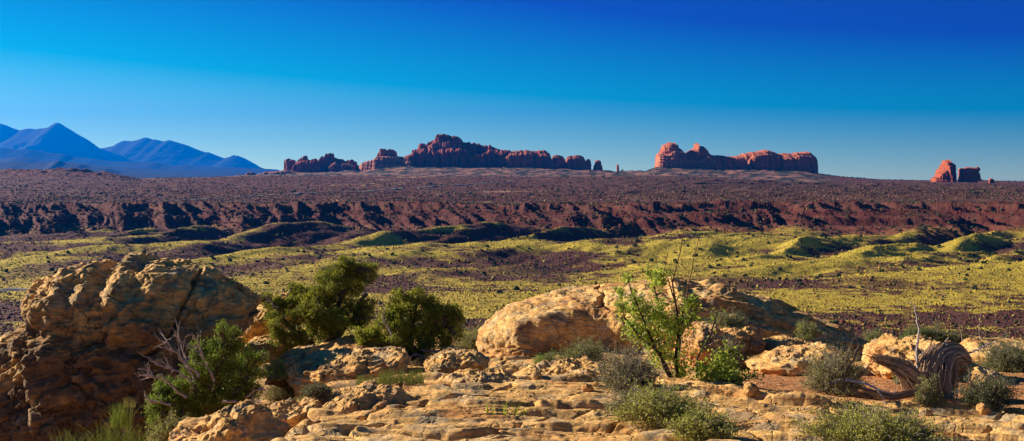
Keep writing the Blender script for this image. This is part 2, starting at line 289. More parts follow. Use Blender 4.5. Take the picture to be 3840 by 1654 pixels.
# ------------------------------------------------------------------ buttes and towers on the skyline
M_butte = cover_mat('red_sandstone', scale=0.06, var=0.28, bump=0.6, bscale=0.25, bdist=1.5, rough=0.95)
def cliff_mesh(pts, dist, base_row, thick, seed, flute=9.0, lam=26.0, slope=0.16, step=0.8, dome=0.35, colr=(.40, .15, .085), lean=0.0, rows=90, ledge=3.0, edge=3.0):
    """a wall of fins: the skyline is the sandstone's own outline, the face is fluted, the top rounds over to a back wall"""
    X0, X1 = pts[0][0], pts[-1][0]
    nc = max(24, int((X1-X0)/step)); Xs = np.linspace(X0, X1, nc)
    rws = np.interp(Xs, [p[0] for p in pts], [p[1] for p in pts])
    xs = (Xs-CX)/F*dist; top = -(rws-HY)/F*dist; base = -(base_row-HY)/F*dist - 6
    H = np.maximum(top-base, 1.0)
    top = top + 0.035*H*perlin(xs/6.0, 0.5, 0, seed) 
    # closed section: front foot -> rim -> back rim -> back foot
    nf = rows; nt_ = 22; nb = 16
    v = np.concatenate([np.linspace(0, 1, nf)**0.9, np.ones(nt_), np.linspace(1, 0, nb)])[:, None]
    tt = np.concatenate([np.zeros(nf), np.linspace(0, 1, nt_+2)[1:-1], np.ones(nb)])[:, None]
    e = np.clip(np.minimum(xs-xs[0], xs[-1]-xs)/(thick*0.5), 0, 1)[None, :]; e = np.sqrt(1-(1-e)**2)
    th_ = thick*(0.25+0.75*e)
    zz = base + (top[None, :]-base)*v
    hh = zz-base
    xb = np.broadcast_to(xs[None, :], zz.shape)
    wob = 5*fbm(xb/60.0, hh/22.0, 0.2, 3, seed=seed+2)
    f1 = np.abs(perlin((xb+wob)/lam, 0.3, hh/160.0, seed+4)); f2 = np.abs(perlin((xb+wob)/(lam*0.4), 0.7, hh/60.0, seed+6)); f3 = np.abs(perlin((xb+.5*wob)/(lam*0.17), 0.2, hh/40.0, seed+7))
    bulge = 1.6*flute*(np.clip(f1*2.4, 0, 1)**0.45) + flute*0.45*(np.clip(f2*2.2, 0, 1)**0.5) + flute*.24*(np.clip(f3*2.2, 0, 1)**.5)
    led = ledge*(perlin(xb/120.0, 0.1, hh/9.0, seed+8) + 0.6*perlin(xb/60.0, 0.4, hh/4.0, seed+9))
    rv = np.where(tt == 0, v, 1.0)
    roundover = dome*th_*(1-np.sqrt(np.clip(1-np.clip((rv-0.72)/0.28, 0, 1)**2.2, 0, 1)))*0.9
    yf = -th_*0.5 - bulge*(0.35+0.65*e) + led - slope*(top[None, :]-zz) + roundover + lean*hh
    yb = th_*0.5 + slope*(top[None, :]-zz) + bulge*0.4
    yf_top = -th_*0.5 - bulge*(0.35+0.65*e) + led + roundover
    y = np.where(tt == 0, yf, np.where(tt == 1, yb, yf*(1-tt)+yb*tt))
    z = zz + np.where((tt > 0) & (tt < 1), 0.0, 0)*1.0
    crown = np.sin(np.pi*np.clip(tt, 0, 1))
    z = z - crown*np.minimum(2.0+0*z, H[None, :]*0.05)*0 + np.where(tt == 0, -0.0, 0)
    # round the front rim downward so the summit sits behind it
    z = z - np.where(tt == 0, dome*0.22*H[None, :]*np.clip((v-0.8)/0.2, 0, 1)**2, 0) - np.where((tt > 0) & (tt < 1), dome*0.22*H[None, :]*(1-np.sin(np.pi*np.clip(tt, 0, 0.5)))*(tt < 0.5), 0)
    nx = 1.4*fbm(xb/7.0, y/7.0, z/7.0, 4, seed=seed+11)
    y = y + nx*1.2; 
    x = xb + 0.8*fbm(xb/9.0, z/6.0, y/9.0, 3, seed=seed+13)*(H[None, :] > 8)
    V = np.stack([x, dist+y, z], -1).reshape(-1, 3)
    Q = grid_quads(len(v), nc)
    # end caps
    n = len(v); caps = []
    for j in (0, nc-1):
        col_ = np.arange(n)*nc + j
        for a in range(n//2-1):
            q = [col_[a], col_[a+1], col_[n-2-a], col_[n-1-a]]
            caps.append(q if j == 0 else q[::-1])
    Q = np.concatenate([Q, np.array(caps, np.int32)])
    strat = perlin(0.3, 0.6, V[:, 2]/7.0+0.02*V[:, 0]/7.0, seed+15); stain = fbm(V[:, 0]/5.0, 0.5, V[:, 2]/60.0, 3, seed=seed+17)
    c = np.array([.80, .60, .52])*np.array(colr)[None, :]*(1+0.22*strat+0.35*stain)[:, None]
    hfrac = ((z-base)/H[None, :]).reshape(-1)
    c = c*(1-0.0*hfrac[:, None])
    return V, Q, c
def join(parts):
    Vs, Qs, Cs = [], [], []; o = 0
    for V, Q, c in parts:
        Vs.append(V); Qs.append(Q+o); Cs.append(c); o += len(V)
    return np.concatenate(Vs), np.concatenate(Qs), np.concatenate(Cs)
K = 1/2.775
def Z2(l): return [(900+u*K, 450+v*K) for u, v in l]
def Z3(l): return [(1500+u*K, 450+v*K) for u, v in l]
def Z4(l): return [(2300+u*K, 450+v*K) for u, v in l]
def Z5(l): return [(3100+u/3, 500+v/3) for u, v in l]
SKA = Z2([(463, 540), (465, 520), (470, 412), (500, 403), (520, 410), (560, 418), (571, 440), (574, 470), (590, 440), (620, 412), (624, 402), (640, 400), (644, 388), (662, 385), (668, 373), (684, 373), (690, 388), (694, 410),
    (732, 418), (745, 408), (770, 402), (788, 408), (800, 425), (804, 418), (810, 420), (824, 455), (829, 405), (842, 395), (852, 376), (862, 392), (893, 402), (899, 352), (935, 345), (966, 348), (972, 390), (1000, 398), (1020, 404), (1048, 408),
    (1052, 425), (1062, 407), (1072, 420), (1100, 432), (1115, 418), (1140, 415), (1162, 412), (1180, 430), (1188, 440), (1194, 432), (1208, 434), (1217, 470), (1224, 478), (1230, 470), (1236, 500), (1240, 540)])
fins = join([cliff_mesh(SKA, 4230, 652, 40, 501, flute=12, lam=22, colr=(.30, .085, .05)),
             cliff_mesh(Z2([(540, 545), (560, 470), (600, 435), (700, 415), (800, 430), (835, 480), (845, 545)]), 4180, 652, 30, 511, flute=9, lam=30, dome=.5, colr=(.30, .085, .05)),
             cliff_mesh(Z2([(925, 545), (932, 480), (960, 455), (1000, 430), (1035, 450), (1045, 500), (1055, 470), (1075, 445), (1140, 450), (1190, 470), (1215, 545)]), 4170, 652, 26, 515, flute=9, lam=18, dome=.5, colr=(.38, .14, .09))])
link('rock_fins', mesh_np('rock_fins', *fins), M_butte, label='row of jagged dark red sandstone fins with a squared tower, left of the big butte', category='rock formation')
SKB0 = Z2([(1230, 545), (1238, 520), (1255, 465), (1290, 440), (1350, 425), (1395, 408), (1430, 378), (1600, 372), (1680, 382), (1700, 390), (1750, 362), (1800, 350), (1830, 520)])
tower = Z2([(1425, 400), (1432, 348), (1450, 340), (1456, 302), (1480, 298), (1510, 300), (1516, 316), (1530, 312), (1560, 303), (1600, 312), (1622, 328), (1632, 345), (1636, 400)])
SKB = Z2([(1700, 545), (1720, 420), (1800, 345), (1806, 312), (1862, 300), (1870, 262), (1882, 248), (1922, 250), (1942, 268), (1950, 258), (1964, 256), (1966, 225), (1981, 226), (1984, 248), (1992, 214), (2005, 212), (2032, 206), (2043, 185)]) + \
      Z3([(378, 188), (383, 160), (420, 148), (500, 152), (520, 164), (600, 180), (625, 190), (640, 215), (662, 234), (720, 235), (738, 242), (780, 240), (800, 248), (806, 240), (826, 244), (835, 258), (868, 272), (880, 265), (940, 262), (1000, 295),
          (1060, 310), (1130, 312), (1168, 325), (1185, 318), (1195, 328), (1200, 316), (1216, 318), (1219, 332), (1240, 320), (1300, 315), (1348, 318), (1352, 330), (1372, 316), (1400, 322), (1440, 315), (1520, 318), (1550, 345), (1570, 385), (1580, 480)])
BC = (.33, .095, .052)
butte = join([
    cliff_mesh(SKB0, 4190, 650, 60, 521, flute=8, lam=60, slope=.9, dome=.2, colr=(.46, .22, .15), ledge=5),
    cliff_mesh(tower, 4200, 600, 22, 525, flute=5, lam=18, slope=.05, dome=.1, colr=(.40, .15, .085), ledge=1),
    cliff_mesh(SKB, 4300, 640, 110, 531, flute=13, lam=34, slope=.30, dome=.15, colr=BC),
    cliff_mesh(Z3([(375, 240), (380, 186), (384, 160), (420, 150), (500, 154), (520, 166), (600, 182), (625, 194), (645, 240)]), 4270, 520, 40, 533, flute=4, lam=14, slope=.05, dome=.05, colr=(.48, .21, .11)),
    cliff_mesh(Z3([(190, 340), (230, 300), (330, 240), (400, 205), (520, 200), (600, 240), (660, 250), (720, 290), (740, 340)]), 4250, 585, 46, 535, flute=12, lam=26, slope=.35, dome=.5, colr=(.44, .20, .14)),
    cliff_mesh(Z3([(20, 480), (40, 400), (90, 365), (130, 345), (140, 312), (200, 300), (262, 306), (272, 345), (300, 300), (335, 292), (372, 325), (385, 345), (395, 305), (455, 298), (450.5, 330), (470, 310), (520, 290), (600, 295), (650, 282), (712, 310), (722, 355), (770, 345), (850, 352),
                   (868, 330), (900, 312), (950, 305), (1040, 312), (1110, 322), (1160, 335), (1175, 480)]), 4190, 632, 46, 541, flute=16, lam=30, slope=.10, dome=.5, colr=BC),
    cliff_mesh(Z3([(1095, 490), (1105, 365), (1140, 352), (1180, 340), (1215, 350), (1226, 400), (1235, 345), (1290, 325), (1370, 330), (1388, 400), (1400, 370), (1460, 355), (1500, 340), (1555, 365), (1572, 400), (1580, 490)]), 4150, 630, 36, 551, flute=13, lam=26, slope=.1, dome=.5, colr=(.39, .145, .085)),
    cliff_mesh(Z3([(1522, 505), (1530, 450), (1560, 430), (1572, 402), (1585, 405), (1600, 450), (1612, 505)]), 4120, 633, 16, 555, flute=4, lam=14, slope=.1, dome=.4, colr=(.40, .15, .09))])
link('sandstone_butte', mesh_np('sandstone_butte', *butte), M_butte, label='long dark red butte with a flat capped summit and fluted cliffs', category='butte')
def small_rock(name, pts, base_row, dist, thick, seed, label, **kw):
    m = cliff_mesh(pts, dist, base_row, thick, seed, **kw)
    return link(name, mesh_np(name, *m), M_butte, label=label, category='rock formation')
small_rock('rock_dome', Z3([(1574, 500), (1576, 420), (1584, 385), (1600, 370), (1650, 363), (1690, 376), (1712, 398), (1724, 430), (1728, 500)]), 634, 4180, 34, 561, 'dark rounded sandstone dome touching the right end of the central butte', dome=.6, flute=5)
small_rock('rock_dome', Z3([(1700, 500), (1722, 430), (1740, 385), (1770, 374), (1800, 372), (1850, 365), (1890, 372), (1915, 390), (1938, 430), (1945, 412), (1962, 405), (1980, 412), (1987, 440), (1990, 500)]), 634, 4140, 36, 565, 'broad reddish dome with a knob on its right, beside the dark dome', dome=.6, flute=6)
small_rock('rock_stack', Z3([(2010, 505), (2016, 478), (2028, 460), (2030, 430), (2046, 417), (2075, 418), (2092, 432), (2092, 455), (2104, 478), (2108, 512)]), 636, 4140, 22, 571, 'lone bottle shaped rock knob at the right end of the central butte', dome=.4, flute=3)
small_rock('rock_spire', Z4([(33, 530), (35, 470), (40, 460), (48, 457), (52, 470), (57, 474), (59, 530)]), 642, 4150, 9, 575, 'thin dark rock spire standing alone in the gap between the two buttes', dome=.1, flute=1.2, lam=8, step=.3)
small_rock('rock_stack', Z4([(82, 530), (88, 516), (96, 514), (105, 522), (110, 532)]), 644, 4140, 10, 577, 'tiny rock lump at the foot of the thin spire', dome=.4, flute=1.5, step=.4)
small_rock('rock_outcrop', Z2([(60, 580), (65, 552), (85, 538), (125, 542), (160, 562), (172, 582)]), 662, 4000, 26, 579, 'pale pink rock lump at the left foot of the fins, leftmost on the skyline', dome=.6, flute=4, colr=(.46, .24, .18))
small_rock('rock_outcrop', Z2([(170, 582), (185, 560), (250, 552), (266, 534), (300, 540), (350, 538), (420, 528), (470, 518), (540, 530), (600, 545), (640, 580)]), 662, 4050, 50, 580, 'low pink slickrock hump just left of and below the jagged fins', dome=.6, flute=6, slope=.7, colr=(.42, .22, .17))
SKC = Z4([(425, 500), (436, 480), (446, 450), (449, 372), (466, 348), (490, 333), (498, 300), (515, 288), (516, 266), (532, 262), (536, 250), (552, 240), (590, 233), (612, 238), (640, 235), (658, 248), (661, 284), (696, 300), (718, 328), (745, 348), (788, 330), (808, 312),
    (848, 295), (855, 282), (851, 262), (862, 246), (872, 243), (876, 268), (878, 284), (903, 280), (908, 271), (940, 280), (968, 305), (984, 340), (1012, 362), (1050, 370), (1120, 368), (1250, 382), (1338, 366), (1348, 352), (1400, 345), (1460, 328), (1500, 330), (1530, 322),
    (1580, 312), (1600, 318), (1640, 322), (1690, 345), (1722, 362), (1750, 345), (1810, 350), (1852, 356), (1900, 338), (1960, 340), (2000, 332), (2040, 336), (2060, 362), (2095, 390), (2112, 420), (2106, 470), (2108, 545)])
CC = (.46, .175, .085)
butte2 = join([cliff_mesh(SKC, 4220, 645, 80, 601, flute=10, lam=50, slope=.30, dome=.25, colr=CC, ledge=5),
    cliff_mesh(Z4([(440, 495), (448, 440), (470, 360), (500, 345), (560, 350), (600, 300), (660, 292), (700, 305), (735, 345), (760, 400), (900, 395), (960, 350), (1000, 380), (1060, 430), (1120, 440), (1130, 500)]), 4170, 632, 44, 611, flute=9, lam=44, slope=.45, dome=.7, colr=(.50, .23, .14), ledge=6),
    cliff_mesh(Z4([(1330, 500), (1380, 440), (1400, 390), (1450, 350), (1520, 335), (1580, 325), (1660, 345), (1715, 375), (1730, 420), (1745, 525)]), 4165, 640, 44, 615, flute=12, lam=30, slope=.12, dome=.6, colr=CC),
    cliff_mesh(Z4([(1725, 540), (1740, 450), (1750, 390), (1800, 365), (1850, 370), (1900, 350), (1990, 345), (2040, 355), (2080, 400), (2100, 440), (2100, 545)]), 4150, 645, 44, 621, flute=10, lam=34, slope=.06, dome=.6, colr=(.52, .21, .11))])
link('sandstone_butte', mesh_np('sandstone_butte', *butte2), M_butte, label='lighter orange butte with a rounded head and a thin finger rock on its left half', category='butte')
EC = (.44, .14, .06)
tow = join([cliff_mesh(Z5([(1228, 515), (1234, 465), (1248, 440), (1262, 405), (1290, 396), (1300, 356), (1320, 350), (1325, 316), (1345, 305), (1352, 312), (1358, 302), (1375, 299), (1394, 314), (1398, 334), (1420, 335), (1434, 360), (1433, 525)]), 3700, 675, 34, 631, flute=8, lam=20, slope=.12, dome=.3, step=.4, colr=EC),
    cliff_mesh(Z5([(1190, 520), (1198, 500), (1232, 488), (1250, 450), (1290, 420), (1330, 380), (1345, 350), (1360, 345), (1380, 400), (1390, 460), (1400, 520)]), 3675, 675, 24, 635, flute=8, lam=13, slope=.4, dome=.5, step=.4, colr=EC)])
link('rock_tower', mesh_np('rock_tower', *tow), M_butte, label='tall leaning red rock tower of clustered pillars, far right', category='rock formation')
blk = cliff_mesh(Z5([(1493, 525), (1504, 480), (1501, 450), (1504, 410), (1520, 394), (1546, 396), (1556, 400), (1562, 388), (1600, 377), (1622, 384), (1640, 382), (1668, 386), (1676, 410), (1680, 525)]), 3700, 676, 36, 641, flute=6, lam=24, slope=.08, dome=.25, step=.35, colr=EC)
link('rock_block', mesh_np('rock_block', *blk), M_butte, label='squat square topped red rock block between the tall tower and the balanced rock', category='rock formation')
small_rock('rock_stack', Z5([(1828, 532), (1836, 512), (1850, 503), (1866, 512), (1878, 530)]), 679, 3700, 12, 651, 'small dark rock lump on the horizon right of the balanced rock', dome=.5, flute=2, step=.4, colr=EC)
# the balanced rock: pedestal and boulder, turned as uneven solids
def turned(profile, X, d, seed, colr, amp, nseg=48):
    """profile: (row, half width in px) list, top to bottom, each rounded section slightly irregular"""
    n = 60; tt = np.linspace(0, 1, n); rws = np.interp(tt, np.linspace(0, 1, len(profile)), [p[0] for p in profile]); hw = np.interp(tt, np.linspace(0, 1, len(profile)), [p[1] for p in profile])
    a = np.linspace(0, 2*np.pi, nseg, endpoint=False)[None, :]
    z = (-(rws-HY)/F*d)[:, None] + 0*a; r = (hw/F*d)[:, None]
    r = r*(1+amp*fbm(np.cos(a)*1.5+0*z, np.sin(a)*1.5+0*z, z/9.0, 3, seed=seed))
    V = np.stack([(X-CX)/F*d + r*np.cos(a), d + r*np.sin(a), z], -1).reshape(-1, 3)
    c = np.array([.80, .60, .52])*np.array(colr)[None, :]*(1+0.2*perlin(0.1, 0.2, V[:, 2]/4.0, seed))[:, None]
    return V, grid_quads(n, nseg, wrap=True), c
d = 3690.0; bx_ = 3100+1698/3
root = link('balanced_rock', None, label='balanced rock: a round boulder poised on a narrow waisted pedestal, beside the square block', category='rock formation'); root.location = ((bx_+4-CX)/F*d, d, -(676-HY)/F*d)
for nm, prof, cx_ in (('boulder', [(500+376/3, .1), (500+380/3, 4), (500+390/3, 8.2), (500+405/3, 9.6), (500+420/3, 9), (500+430/3, 6.5), (500+436/3, 3.5)], bx_),
                      ('pedestal', [(500+434/3, 3), (500+440/3, 5), (500+455/3, 7), (500+465/3, 8.5), (500+490/3, 9.2), (500+510/3, 10.5), (500+520/3, 15), (500+534/3, 24)], bx_+1)):
    V, Q, c = turned(prof, cx_, d, 661, EC, .35); V = V - np.array(root.location)
    link(nm, mesh_np(nm, V, Q, c), M_butte, root)
# haze: a closed box of even air round everything
def haze_box():
    x0, x1, y0, y1, z0, z1 = -32000, 32000, -32000, 32000, -200, 1700
    V = np.array([(x, y, z) for z in (z0, z1) for y in (y0, y1) for x in (x0, x1)], np.float32)
    Q = np.array([(0, 2, 3, 1), (4, 5, 7, 6), (0, 1, 5, 4), (2, 6, 7, 3), (0, 4, 6, 2), (1, 3, 7, 5)])
    m = bpy.data.materials.new('haze'); m.use_nodes = True; t = m.node_tree; t.nodes.clear()
    o = t.nodes.new('ShaderNodeOutputMaterial'); v = t.nodes.new('ShaderNodeVolumePrincipled')
    v.inputs['Color'].default_value = HAZE_COL; v.inputs['Density'].default_value = HAZE_D; v.inputs['Anisotropy'].default_value = 0.4
    t.links.new(v.outputs[0], o.inputs['Volume'])
    link('haze', mesh_np('haze', V, Q, smooth=False), m, kind='stuff')
HAZE_COL = (.0, .19, .85, 1); HAZE_D = 3.3e-5
haze_box()
# ------------------------------------------------------------------ roads, cars, scrub and junipers of the middle distance
def hit(X, row, d0=200, d1=5000, n=2500):
    """first point of the far land seen in the direction of (X, row)"""
    d = np.geomspace(d0, d1, n); x = (X-CX)/F*d; zr = -(row-HY)/F*d
    zt = gheight(x, d)[0]; k = np.argmax(zt > zr)
    if zt[k] <= zr[k]: k = n-1
    return np.array([x[k], d[k], zt[k]])
m_road, _t, _b = nmat('asphalt_pale'); _b.inputs['Base Color'].default_value = (.20, .19, .18, 1)
def road(pts, wd=6.5, mat=None):
    pts = np.array(pts); n = 220; t = np.linspace(0, len(pts)-1, n)
    x = np.interp(t, np.arange(len(pts)), pts[:, 0]); y = np.interp(t, np.arange(len(pts)), pts[:, 1])
    k = np.ones(21)/21; x = np.convolve(np.pad(x, 10, mode='edge'), k, 'valid'); y = np.convolve(np.pad(y, 10, mode='edge'), k, 'valid')
    tx = np.gradient(x); ty = np.gradient(y); l = np.hypot(tx, ty)+1e-9; nx, ny = -ty/l, tx/l
    rows = []
    zc = gheight(x, y)[0]; zc = np.maximum(zc, np.convolve(np.pad(zc, 6, mode='edge'), np.ones(13)/13, 'valid'))+0.9
    for o, dz in ((-1.4, -4), (-.5, 0), (.5, 0), (1.4, -4)):
        rows.append(np.stack([x+nx*wd*o, y+ny*wd*o, zc+dz], -1))
    V = np.stack(rows, 1).reshape(-1, 3)
    link('road', mesh_np('road', V, grid_quads(n, 4), smooth=False), m_road, kind='structure')
    return np.stack([x, y, zc], -1)
carpx = [(547, 765), (953, 741), (1123, 730), (1254, 723), (1347, 717), (1512, 708), (1560, 706), (1624, 703)]
cpt = [hit(a, b, 1450, 2700) for a, b in carpx]
ys_ = np.array([p[1] for p in cpt]); ys_ = np.polyval(np.polyfit([c[0] for c in carpx], ys_, 2), [c[0] for c in carpx])
line = [((a[0]-CX)/F*yv, yv) for a, yv in zip(carpx, ys_)]
dx = (line[-1][0]-line[-4][0], line[-1][1]-line[-4][1])
path = road([(line[0][0]-90, line[0][1]-40)] + line + [(line[-1][0]+dx[0]*1.6, line[-1][1]+dx[1]*1.6)])
p0 = hit(-200, 1085, 250, 900); p1 = hit(130, 1090, 250, 900); road([p0[:2], (p0[:2]+p1[:2])/2, p1[:2]], 5.0)
r3 = [hit(3335, 701, 2850, 4200), hit(3380, 692, 2850, 4200), hit(3420, 689, 2850, 4200)]; road([r[:2] for r in r3], 8.0)
def flat(name, c, rough=.5, metal=0.0):
    m, t, b = nmat(name); b.inputs['Base Color'].default_value = (*c, 1); b.inputs['Roughness'].default_value = rough; b.inputs['Metallic'].default_value = metal; return m
M_glass = flat('car_glass', (.03, .05, .07), .08); M_tyre = flat('tyre_rubber', (.02, .02, .02), .8)
def car_body(prof, hw):
    """side profile (x, z) swept across the width with tucked edges"""
    n = len(prof); V = []; 
    for o, sc_ in ((-hw, .86), (-hw*.86, 1.0), (hw*.86, 1.0), (hw, .86)):
        cx_ = sum(p[0] for p in prof)/n; cz_ = sum(p[1] for p in prof)/n
        V += [(cx_+(p[0]-cx_)*(.5+.5*sc_), o, cz_+(p[1]-cz_)*sc_) for p in prof]
    Q = [(k*n+i, k*n+(i+1) % n, (k+1)*n+(i+1) % n, (k+1)*n+i) for k in range(3) for i in range(n)]
    me = bpy.data.meshes.new('b'); me.from_pydata(V, [], Q+[tuple(range(n))[::-1], tuple(range(3*n, 4*n))]); return me
wheel_me = None
def make_car(paint):
    global wheel_me
    r_ = link('parked_car', None)
    link('body', car_body([(-2.3, .35), (-2.35, .8), (-2.1, 1.0), (-1.0, 1.05), (1.0, 1.05), (2.2, .9), (2.35, .6), (2.3, .35)], .92), paint, r_)
    link('cabin', car_body([(-1.9, 1.0), (-1.5, 1.55), (.3, 1.6), (1.1, 1.0)], .78), M_glass, r_)
    link('roof', car_body([(-1.5, 1.52), (-1.4, 1.64), (.25, 1.67), (.35, 1.57)], .74), paint, r_)
    if wheel_me is None:
        a = np.linspace(0, 2*np.pi, 14, endpoint=False); V = [(.34*math.cos(t), s_, .34*math.sin(t)) for s_ in (-.11, .11) for t in a]
        wheel_me = bpy.data.meshes.new('wheel'); wheel_me.from_pydata(V, [], [(i, (i+1) % 14, 14+(i+1) % 14, 14+i) for i in range(14)]+[tuple(range(14))[::-1], tuple(range(14, 28))])
    for wx in (-1.45, 1.45):
        for wy in (-.86, .86): link('wheel', wheel_me, M_tyre, r_).location = (wx, wy, .34)
    return r_
paints = [flat('silver_paint', (.55, .60, .66), .25, .3), flat('white_paint', (.8, .8, .8), .3), flat('blue_paint', (.10, .28, .55), .3)]
clab = ['tiny blue car, farthest left on the plateau road', 'small silver car at the left bend of the plateau road', 'small white car on the road below the jagged fins', 'pale blue car second of the pair below the fins',
        'silver car on the road below the squared fin tower', 'white car, left of the close pair below the central butte', 'blue car, right of the close pair below the central butte', 'white car farthest right on the road below the central butte']
for k, (a, b) in enumerate(carpx):
    j = int(np.argmin(np.abs(path[:, 0]/path[:, 1]*F+CX-a))); c = make_car(paints[[2, 0, 1, 2, 0, 1, 2, 1][k]])
    t = path[min(j+3, len(path)-1)]-path[j-3]; c.location = path[j]; c.rotation_euler = (0, 0, math.atan2(t[1], t[0]))
    c['label'] = clab[k]; c['category'] = 'car'; c['group'] = 'cars on the plateau road'
c = make_car(paints[0]); q = r3[0]; c.location = (q[0], q[1], q[2]+1.0); c.rotation_euler = (0, 0, .4); c['label'] = 'silver car on the far road below and left of the leaning tower'; c['category'] = 'car'; c['group'] = 'cars on the plateau road'

def domes(Pts, Rad, Hgt, C, rg, sink=0.15):
    """many small ragged clumps: two uneven rings and an apex each"""
    n = len(Pts); k = 5; a = np.linspace(0, 2*np.pi, k, endpoint=False)[None, :] + rg.uniform(0, 6, (n, 1))
    V = np.zeros((n, 2*k+1, 3), np.float32)
    for i, (rf, hf) in enumerate(((.85, -sink), (1.0, .5))):
        r = Rad[:, None]*rf*rg.uniform(.7, 1.25, (n, k))
        V[:, i*k:(i+1)*k, 0] = Pts[:, None, 0]+r*np.cos(a+.4*i); V[:, i*k:(i+1)*k, 1] = Pts[:, None, 1]+r*np.sin(a+.4*i)
        V[:, i*k:(i+1)*k, 2] = Pts[:, None, 2]+Hgt[:, None]*(hf+rg.uniform(-.12, .12, (n, k)))
    V[:, 2*k, :] = Pts; V[:, 2*k, 2] += Hgt
    T = []
    for i in range(k):
        j = (i+1) % k; T += [(i, j, k+j), (i, k+j, k+i), (k+i, k+j, 2*k)]
    T = np.array(T)[None] + (np.arange(n)*(2*k+1))[:, None, None]
    return V.reshape(-1, 3), T.reshape(-1, 3), np.repeat(C, 2*k+1, axis=0)
M_scrub = cover_mat('scrub_leaves', scale=1.5, var=0.4, bump=0)
def scatter(n, d0, d1, power=0.0, X0=-250, X1=4090):
    X = rng.uniform(X0, X1, n); u = rng.uniform(0, 1, n); y = d0*(d1/d0)**u
    x = (X-CX)/F*y; z, s, hz, XX, yy = gheight(x, y)
    return X, x, y, z, s, hz
X, x, y, z, s, hz = scatter(150000, 330, 1700)
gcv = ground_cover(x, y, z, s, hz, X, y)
yl = gcv[:, 1] > .14
keep = rng.uniform(0, 1, len(x)) < np.where(s < 1190, np.where(yl, .8, .55), 0.35)
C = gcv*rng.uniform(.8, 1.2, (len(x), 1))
dk = rng.uniform(0, 1, len(x)) < np.where(yl, .10, .35); C = np.where(dk[:, None], np.array([[.06, .055, .030]]), C)
fl_ = (~yl) & (rng.uniform(0, 1, len(x)) < .07); C = np.where(fl_[:, None], np.array([[.34, .29, .05]]), C)
C = C*rng.uniform(.9, 1.1, (len(x), 3))
rad = rng.uniform(.14, .42, len(x))*np.where(yl, .8, 1.1)*(1+(y/1200.0))*(1+.8*(rng.uniform(0, 1, len(x)) < .06))
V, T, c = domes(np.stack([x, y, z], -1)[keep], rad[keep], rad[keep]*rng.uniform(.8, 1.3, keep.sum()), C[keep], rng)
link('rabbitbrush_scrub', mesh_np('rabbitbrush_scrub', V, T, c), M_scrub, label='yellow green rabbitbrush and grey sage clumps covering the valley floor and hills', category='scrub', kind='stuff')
X, x, y, z, s, hz = scatter(60000, 1500, 2850)
st = (rng.uniform(0, 1, len(x)) < 0.18)
C = np.where(st[:, None], np.array([[.42, .22, .13]])*rng.uniform(.6, 1.15, (len(x), 1)), np.array([[.095, .045, .030]])*rng.uniform(.4, 1.6, (len(x), 1)))
keep = fbm(x/60.0, y/40.0, 0, 3, seed=205)+rng.uniform(-.5, .35, len(x)) > 0
rad = rng.uniform(.5, 1.5, len(x))*np.where(st, 1.2, 1.0); hh = rad*np.where(st, .6, 1.1)
V, T, c = domes(np.stack([x, y, z], -1)[keep], rad[keep], hh[keep], C[keep], rng)
link('plateau_scrub', mesh_np('plateau_scrub', V, T, c), M_scrub, label='dark low scrub and pale loose stones strewn over the red plateau', category='scrub', kind='stuff')
# junipers: clumpy crowns on short trunks
M_jfar = cover_mat('juniper_far', scale=1.2, var=0.5, bump=0)
def jun_variant(seed):
    rg = np.random.default_rng(seed); n = 16
    a = rg.uniform(0, 6.28, n); r = np.sqrt(rg.uniform(0, 1, n))*.75; h = rg.uniform(.15, .95, n)*(1-.45*r)
    Pt = np.stack([r*np.cos(a), r*np.sin(a), h*1.1-.1], -1); R_ = rg.uniform(.22, .42, n)
    C = np.array([[.035, .060, .018]])*rg.uniform(.6, 1.7, (n, 1))
    V, T, c = domes(Pt, R_, R_*1.3, C, rg, sink=.5)
    return mesh_np('juniper', V, T, c, smooth=False)
jv = [jun_variant(300+i) for i in range(6)]
tk = np.array([(.12*math.cos(t), .12*math.sin(t), h_) for h_ in (-.3, .5) for t in np.linspace(0, 6.28, 6)[:-1]]); trunk_me = mesh_np('trunk', tk, grid_quads(2, 5, wrap=True)); M_bark_far = flat('grey_bark', (.10, .08, .065), .9)
X, x, y, z, s, hz = scatter(9000, 480, 1650)
pr = np.where(s < 1190, .03+.3*hz, 1.0)*sstep(-.25, .35, fbm(x/120.0, y/80.0, 0, 3, seed=211)+.1)
ok = np.where(rng.uniform(0, 1, len(x)) < pr)[0]
size = rng.uniform(0.8, 1.9, len(x)); order = ok[np.argsort(-(size/y)[ok])][:700]
big, rest = order[:285], order[285:]
zl = [('small dark juniper bush dotted among the yellow rabbitbrush', 'junipers on the valley floor'), ('small dark juniper bush growing on the rolling hummocks below the scarp', 'junipers on the hummocks'),
      ('small juniper bush clinging to the dark red scarp', 'junipers on the scarp'), ('small dark juniper bush standing on the plateau rim above the scarp', 'junipers on the plateau rim')]
for i in big:
    zi = 3 if s[i] > 1300 else 2 if s[i] > 1190 else 1 if hz[i] > .5 else 0
    o = link('juniper_bush', None); o.location = (x[i], y[i], z[i]); sc_ = size[i]; o.scale = (sc_, sc_, sc_*rng.uniform(.85, 1.15)); o.rotation_euler = (0, 0, rng.uniform(0, 6))
    link('crown', jv[i % 6], M_jfar, o); link('trunk', trunk_me, M_bark_far, o)
    sd = 'left' if X[i] < 1150 else 'right' if X[i] > 2500 else 'middle'; o['label'] = zl[zi][0]+', '+sd+' of the view'; o['group'] = zl[zi][1]; o['category'] = 'juniper'
X2, x2, y2, z2, s2, _ = scatter(14000, 1600, 4250)
pr = np.where(y2 < 2800, .22, np.where(y2 > 3300, .9, .2))*sstep(-.2, .3, fbm(x2/110.0, y2/60.0, 0, 3, seed=215)+.05)
k2 = rng.uniform(0, 1, len(x2)) < pr; sz2 = rng.uniform(1.2, 3.0, k2.sum())
